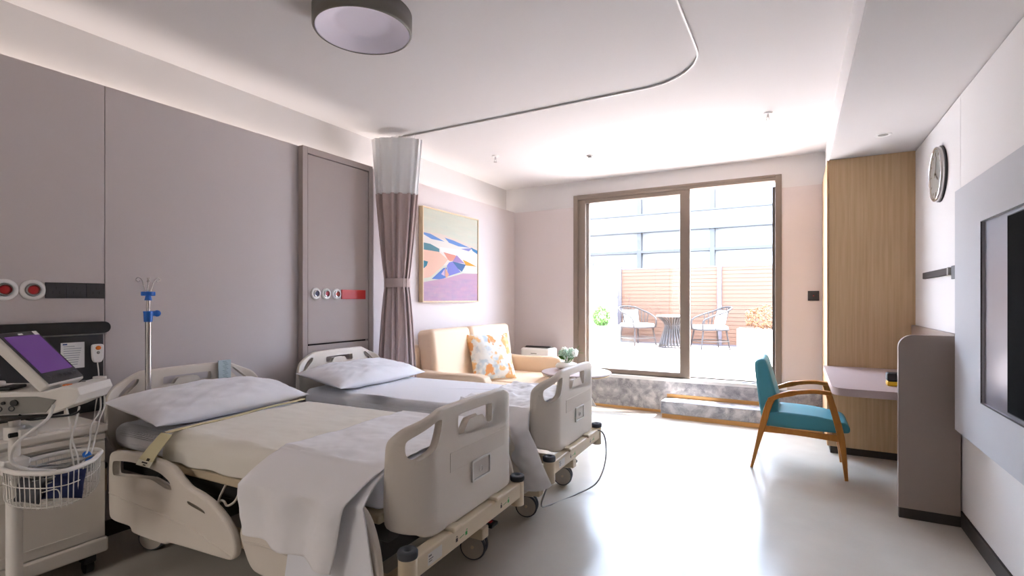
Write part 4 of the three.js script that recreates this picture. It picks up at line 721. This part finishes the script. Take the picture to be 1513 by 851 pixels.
{
  const t = thing('coat_rail', 'short dark metal rail on the white wall below the clock', 'rail', [XR - 0.006, 0, 0]);
  mesh('bar', lim(-0.022, -0.002, 1.452, 1.497, -4.73, -4.03, 0.003), S({ color: 0x3d3532, roughness: 0.9 }), t); mesh('end_cap', lim(-0.024, 0, 1.450, 1.499, -4.03, -4.005, 0.002), M.cableGrey, t);
  const s = mesh('wall_socket', [lim(XR - 0.018, XR - 0.006, 1.425, 1.505, -3.985, -3.90, 0.002)], M.slate); tag(s, 'small dark wall socket beside the dark metal rail', 'socket');
  const w = thing('light_switch', 'square dark light switch beside the sliding door', 'switch', [0.15, 1.341, ZB + 0.012]); mesh('plate', lim(-0.05, 0.05, -0.05, 0.05, 0, 0.01, 0.003), M.darkGrey, w); mesh('rocker', lim(-0.032, 0.032, -0.032, 0.032, 0.01, 0.014, 0.002), M.slate, w); mesh('indicator', lim(-0.004, 0.004, -0.004, 0.004, 0.014, 0.0146), M.red, w);
}
{
  const t = new THREE.Group(); t.name = 'television_surround'; scene.getObjectByName('wall_right').add(t); t.userData.label = 'light grey raised panel with a television niche';
  const xa = 0.775, zf = -3.71, zn = -0.9, ya = 0.575, yb = 1.905, ny0 = 0.805, ny1 = 1.675, nz0 = -3.245, nz1 = -1.42;
  mesh('surround', [lim(xa, XR - 0.006, ya, ny0, zn, zf), lim(xa, XR - 0.006, ny1, yb, zn, zf), lim(xa, XR - 0.006, ny0, ny1, nz0, zf), lim(xa, XR - 0.006, ny0, ny1, zn, nz1)], M.tvPanel, t);
  mesh('niche_back', lim(xa + 0.013, XR - 0.006, ny0, ny1, nz1, nz0), M.tvNiche, t);
  mesh('niche_edge', [lim(xa - 0.002, xa + 0.004, ny0 - 0.004, ny0, nz1, nz0 - 0.003), lim(xa - 0.002, xa + 0.004, ny1, ny1 + 0.003, nz1, nz0 - 0.003), lim(xa - 0.002, xa + 0.004, ny0, ny1, nz0, nz0 - 0.003)], M.steelDark, t);
  const tv = thing('television', 'wide black flat television inside the grey wall panel niche', 'television', [0, 0, 0]);
  mesh('housing', lim(0.7775, 0.788, 0.822, 1.658, -1.62, -2.905, 0.003), M.black, tv); mesh('screen', lim(0.7765, 0.778, 0.828, 1.652, -1.626, -2.899), M.screen, tv); 
}

// ================================================================ terrace beyond the door
const TY = 0.40, ZF = -10.67;
struct('terrace_floor', lim(-3.4, 3.2, TY - 0.12, TY, ZF - 0.1, ZB - T), M.deck, 'sunlit reddish terrace decking');
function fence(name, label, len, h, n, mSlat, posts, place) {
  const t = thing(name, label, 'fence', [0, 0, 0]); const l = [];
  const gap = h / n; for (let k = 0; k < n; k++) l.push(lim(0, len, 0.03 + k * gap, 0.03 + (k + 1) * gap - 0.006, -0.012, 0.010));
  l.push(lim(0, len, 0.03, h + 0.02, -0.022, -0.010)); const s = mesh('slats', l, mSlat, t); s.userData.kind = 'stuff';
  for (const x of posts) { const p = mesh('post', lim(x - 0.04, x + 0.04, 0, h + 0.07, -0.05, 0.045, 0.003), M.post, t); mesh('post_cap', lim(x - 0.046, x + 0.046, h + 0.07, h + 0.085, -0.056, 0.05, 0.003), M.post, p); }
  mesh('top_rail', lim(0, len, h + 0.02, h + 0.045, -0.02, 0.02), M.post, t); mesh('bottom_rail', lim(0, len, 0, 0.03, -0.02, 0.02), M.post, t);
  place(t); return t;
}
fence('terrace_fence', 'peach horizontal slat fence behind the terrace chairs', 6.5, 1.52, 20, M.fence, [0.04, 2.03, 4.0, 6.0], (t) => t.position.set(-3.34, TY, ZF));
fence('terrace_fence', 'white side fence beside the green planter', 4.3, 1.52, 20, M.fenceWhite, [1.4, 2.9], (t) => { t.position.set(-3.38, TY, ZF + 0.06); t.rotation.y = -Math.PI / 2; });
// rattan chairs and table
function rattanChair(label, x, z, turn) {
  const t = thing('rattan_chair', label, 'chair', [x, TY, z], turn, 'rattan chairs on the terrace');
  mesh('seat_frame', tube([[-0.24, 0.36, 0.25], [0.24, 0.36, 0.25], [0.27, 0.36, 0], [0.24, 0.36, -0.22], [-0.24, 0.36, -0.22], [-0.27, 0.36, 0]], 0.016, 60, 8, true), M.rattan, t);
  mesh('seat_pad', new RoundedBoxGeometry(0.50, 0.07, 0.48, 3, 0.03).translate(0, 0.40, 0.015), M.seatPad, t);
  mesh('top_rail', tube([[-0.27, 0.36, 0.25], [-0.29, 0.52, 0.24], [-0.30, 0.60, 0.10], [-0.29, 0.68, -0.15], [-0.20, 0.75, -0.30], [0, 0.77, -0.34], [0.20, 0.75, -0.30], [0.29, 0.68, -0.15], [0.30, 0.60, 0.10], [0.29, 0.52, 0.24], [0.27, 0.36, 0.25]], 0.016, 90, 8), M.rattan, t);
  for (let k = 0; k < 15; k++) { const a = Math.PI * (0.06 + 0.88 * k / 14), cx = -Math.cos(a), s = Math.sin(a); mesh('spindle', rod(V(cx * 0.25, 0.36, 0.06 - 0.28 * s), V(cx * 0.295, 0.60 + 0.165 * s, 0.08 - 0.41 * s), 0.009, 6), M.rattan, t); }
  mesh('back_cushion', cushion(0.20, 0.15, 0.05, { n: 14, s: 6 }).rotateX(1.35).translate(0, 0.56, -0.19), M.seatPad, t);
  for (const [a, b] of [[-0.22, 0.22], [0.22, 0.22], [-0.20, -0.20], [0.20, -0.20]]) mesh('leg', rod(V(a * 1.2, 0, b * 1.25), V(a, 0.36, b), 0.013, 8, 0.016), M.rattan, t);
  mesh('stretcher', tube([[-0.25, 0.15, 0.25], [0.25, 0.15, 0.25], [0.24, 0.15, -0.23], [-0.24, 0.15, -0.23]], 0.008, 40, 6, true), M.rattan, t);
}
rattanChair('dark rattan terrace chair with white cushion, facing right beside the white side fence', -2.80, -10.15, 0.95);
rattanChair('dark rattan terrace chair with slatted back, between the table and the bronze shrub', -1.38, -9.98, -1.05);
{
  const t = thing('terrace_table', 'dark hourglass-shaped slatted terrace table between the rattan chairs', 'table', [-2.05, TY, -9.95]);
  mesh('top', new THREE.LatheGeometry([[0, 0.585], [0.30, 0.585], [0.31, 0.595], [0.30, 0.607], [0, 0.607]].map((p) => new THREE.Vector2(...p)), 40), S({ color: 0xb9b3b0, roughness: 0.4 }), t);
  for (let k = 0; k < 26; k++) { const a = k / 26 * Math.PI * 2, q = (r, y) => [r * Math.cos(a), y, r * Math.sin(a)]; mesh('slat', tube([q(0.26, 0.0), q(0.225, 0.12), q(0.15, 0.36), q(0.14, 0.42), q(0.19, 0.51), q(0.28, 0.585)], 0.014, 16, 6), M.rattan, t); }
  for (const [r, y] of [[0.265, 0.015], [0.14, 0.42]]) mesh('ring', new THREE.TorusGeometry(r, 0.012, 8, 40).rotateX(Math.PI / 2).translate(0, y, 0), M.rattan, t);
}
function planter(label, x, z, w, h, d, crown, plantLabel, m, s) {
  const t = thing('planter', label, 'planter', [x, TY, z]);
  mesh('tub', [lim(-w / 2, w / 2, 0.02, h, -d / 2, -d / 2 + 0.04), lim(-w / 2, w / 2, 0.02, h, d / 2 - 0.04, d / 2), lim(-w / 2, -w / 2 + 0.04, 0.02, h, -d / 2 + 0.04, d / 2 - 0.04), lim(w / 2 - 0.04, w / 2, 0.02, h, -d / 2 + 0.04, d / 2 - 0.04), lim(-w / 2 + 0.03, w / 2 - 0.03, 0, 0.05, -d / 2 + 0.03, d / 2 - 0.03)], M.fenceWhite, t);
  mesh('soil', lim(-w / 2 + 0.04, w / 2 - 0.04, 0.05, h - 0.04, -d / 2 + 0.04, d / 2 - 0.04), S({ color: 0x4a3526, roughness: 1 }), t);
  const p = thing('shrub', plantLabel, 'plant', [x, TY + h - 0.04, z]);
  for (let k = 0; k < 7; k++) { const a = k * 0.9; mesh('stem', rod(V(0.03 * Math.cos(a), 0, 0.03 * Math.sin(a)), V(crown[0] * 0.7 * Math.cos(a), crown[1] * 1.1, crown[2] * 0.7 * Math.sin(a)), 0.006, 5, 0.003), S({ color: 0x5b4030, roughness: 0.9 }), p); }
  const leaf = new THREE.IcosahedronGeometry(0.028, 0).scale(1, 0.3, 0.55), l = []; seed = s;
  for (let k = 0; k < 520; k++) { const u = rr(-1, 1), a = rr(0, 6.283), r = Math.cbrt(rr(0.25, 1)), q = Math.sqrt(1 - u * u); const b = 0.82 + 0.3 * noise2(a * 2, u * 3, s); l.push(leaf.clone().rotateX(rr(0, 3)).rotateY(rr(0, 6)).rotateZ(rr(0, 3)).translate(crown[0] * r * q * Math.cos(a) * b, crown[1] + crown[1] * r * u * b, crown[2] * r * q * Math.sin(a) * b)); }
  const f = mesh('foliage', l, m, p); f.userData.kind = 'stuff';
}
planter('large white planter box with the bronze shrub', -0.42, -9.75, 0.95, 0.40, 0.45, [0.42, 0.23, 0.22], 'bronze rounded shrub in the large white planter', M.leafBronze, 77);
planter('white planter box with the green plant beside the side fence', -3.0, -8.65, 0.5, 0.45, 0.5, [0.16, 0.20, 0.2], 'light green leafy plant in the planter beside the white side fence', M.leafGreen, 99);
// neighbouring building
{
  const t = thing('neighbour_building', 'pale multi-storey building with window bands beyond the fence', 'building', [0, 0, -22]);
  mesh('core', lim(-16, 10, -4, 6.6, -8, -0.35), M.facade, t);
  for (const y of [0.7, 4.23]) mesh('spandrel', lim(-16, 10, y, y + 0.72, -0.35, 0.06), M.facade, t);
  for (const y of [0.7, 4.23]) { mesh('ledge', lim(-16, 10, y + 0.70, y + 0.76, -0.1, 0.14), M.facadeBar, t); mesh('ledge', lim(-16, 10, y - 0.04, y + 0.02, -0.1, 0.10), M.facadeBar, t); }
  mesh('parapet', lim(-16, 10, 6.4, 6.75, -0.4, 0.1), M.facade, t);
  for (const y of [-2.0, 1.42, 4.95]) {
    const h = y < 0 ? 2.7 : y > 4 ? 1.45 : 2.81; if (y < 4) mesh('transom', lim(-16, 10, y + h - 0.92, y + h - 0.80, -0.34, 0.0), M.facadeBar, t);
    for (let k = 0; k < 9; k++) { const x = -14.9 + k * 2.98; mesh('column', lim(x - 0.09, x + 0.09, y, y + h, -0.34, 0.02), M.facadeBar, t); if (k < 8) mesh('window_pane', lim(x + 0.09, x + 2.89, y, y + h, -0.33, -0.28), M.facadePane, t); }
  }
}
struct('ground', lim(-40, 40, -4.2, -4, -60, 20), S({ color: 0x4c4b4b, roughness: 0.95 }), 'ground below the neighbouring building');

renderer.render(scene, camera);
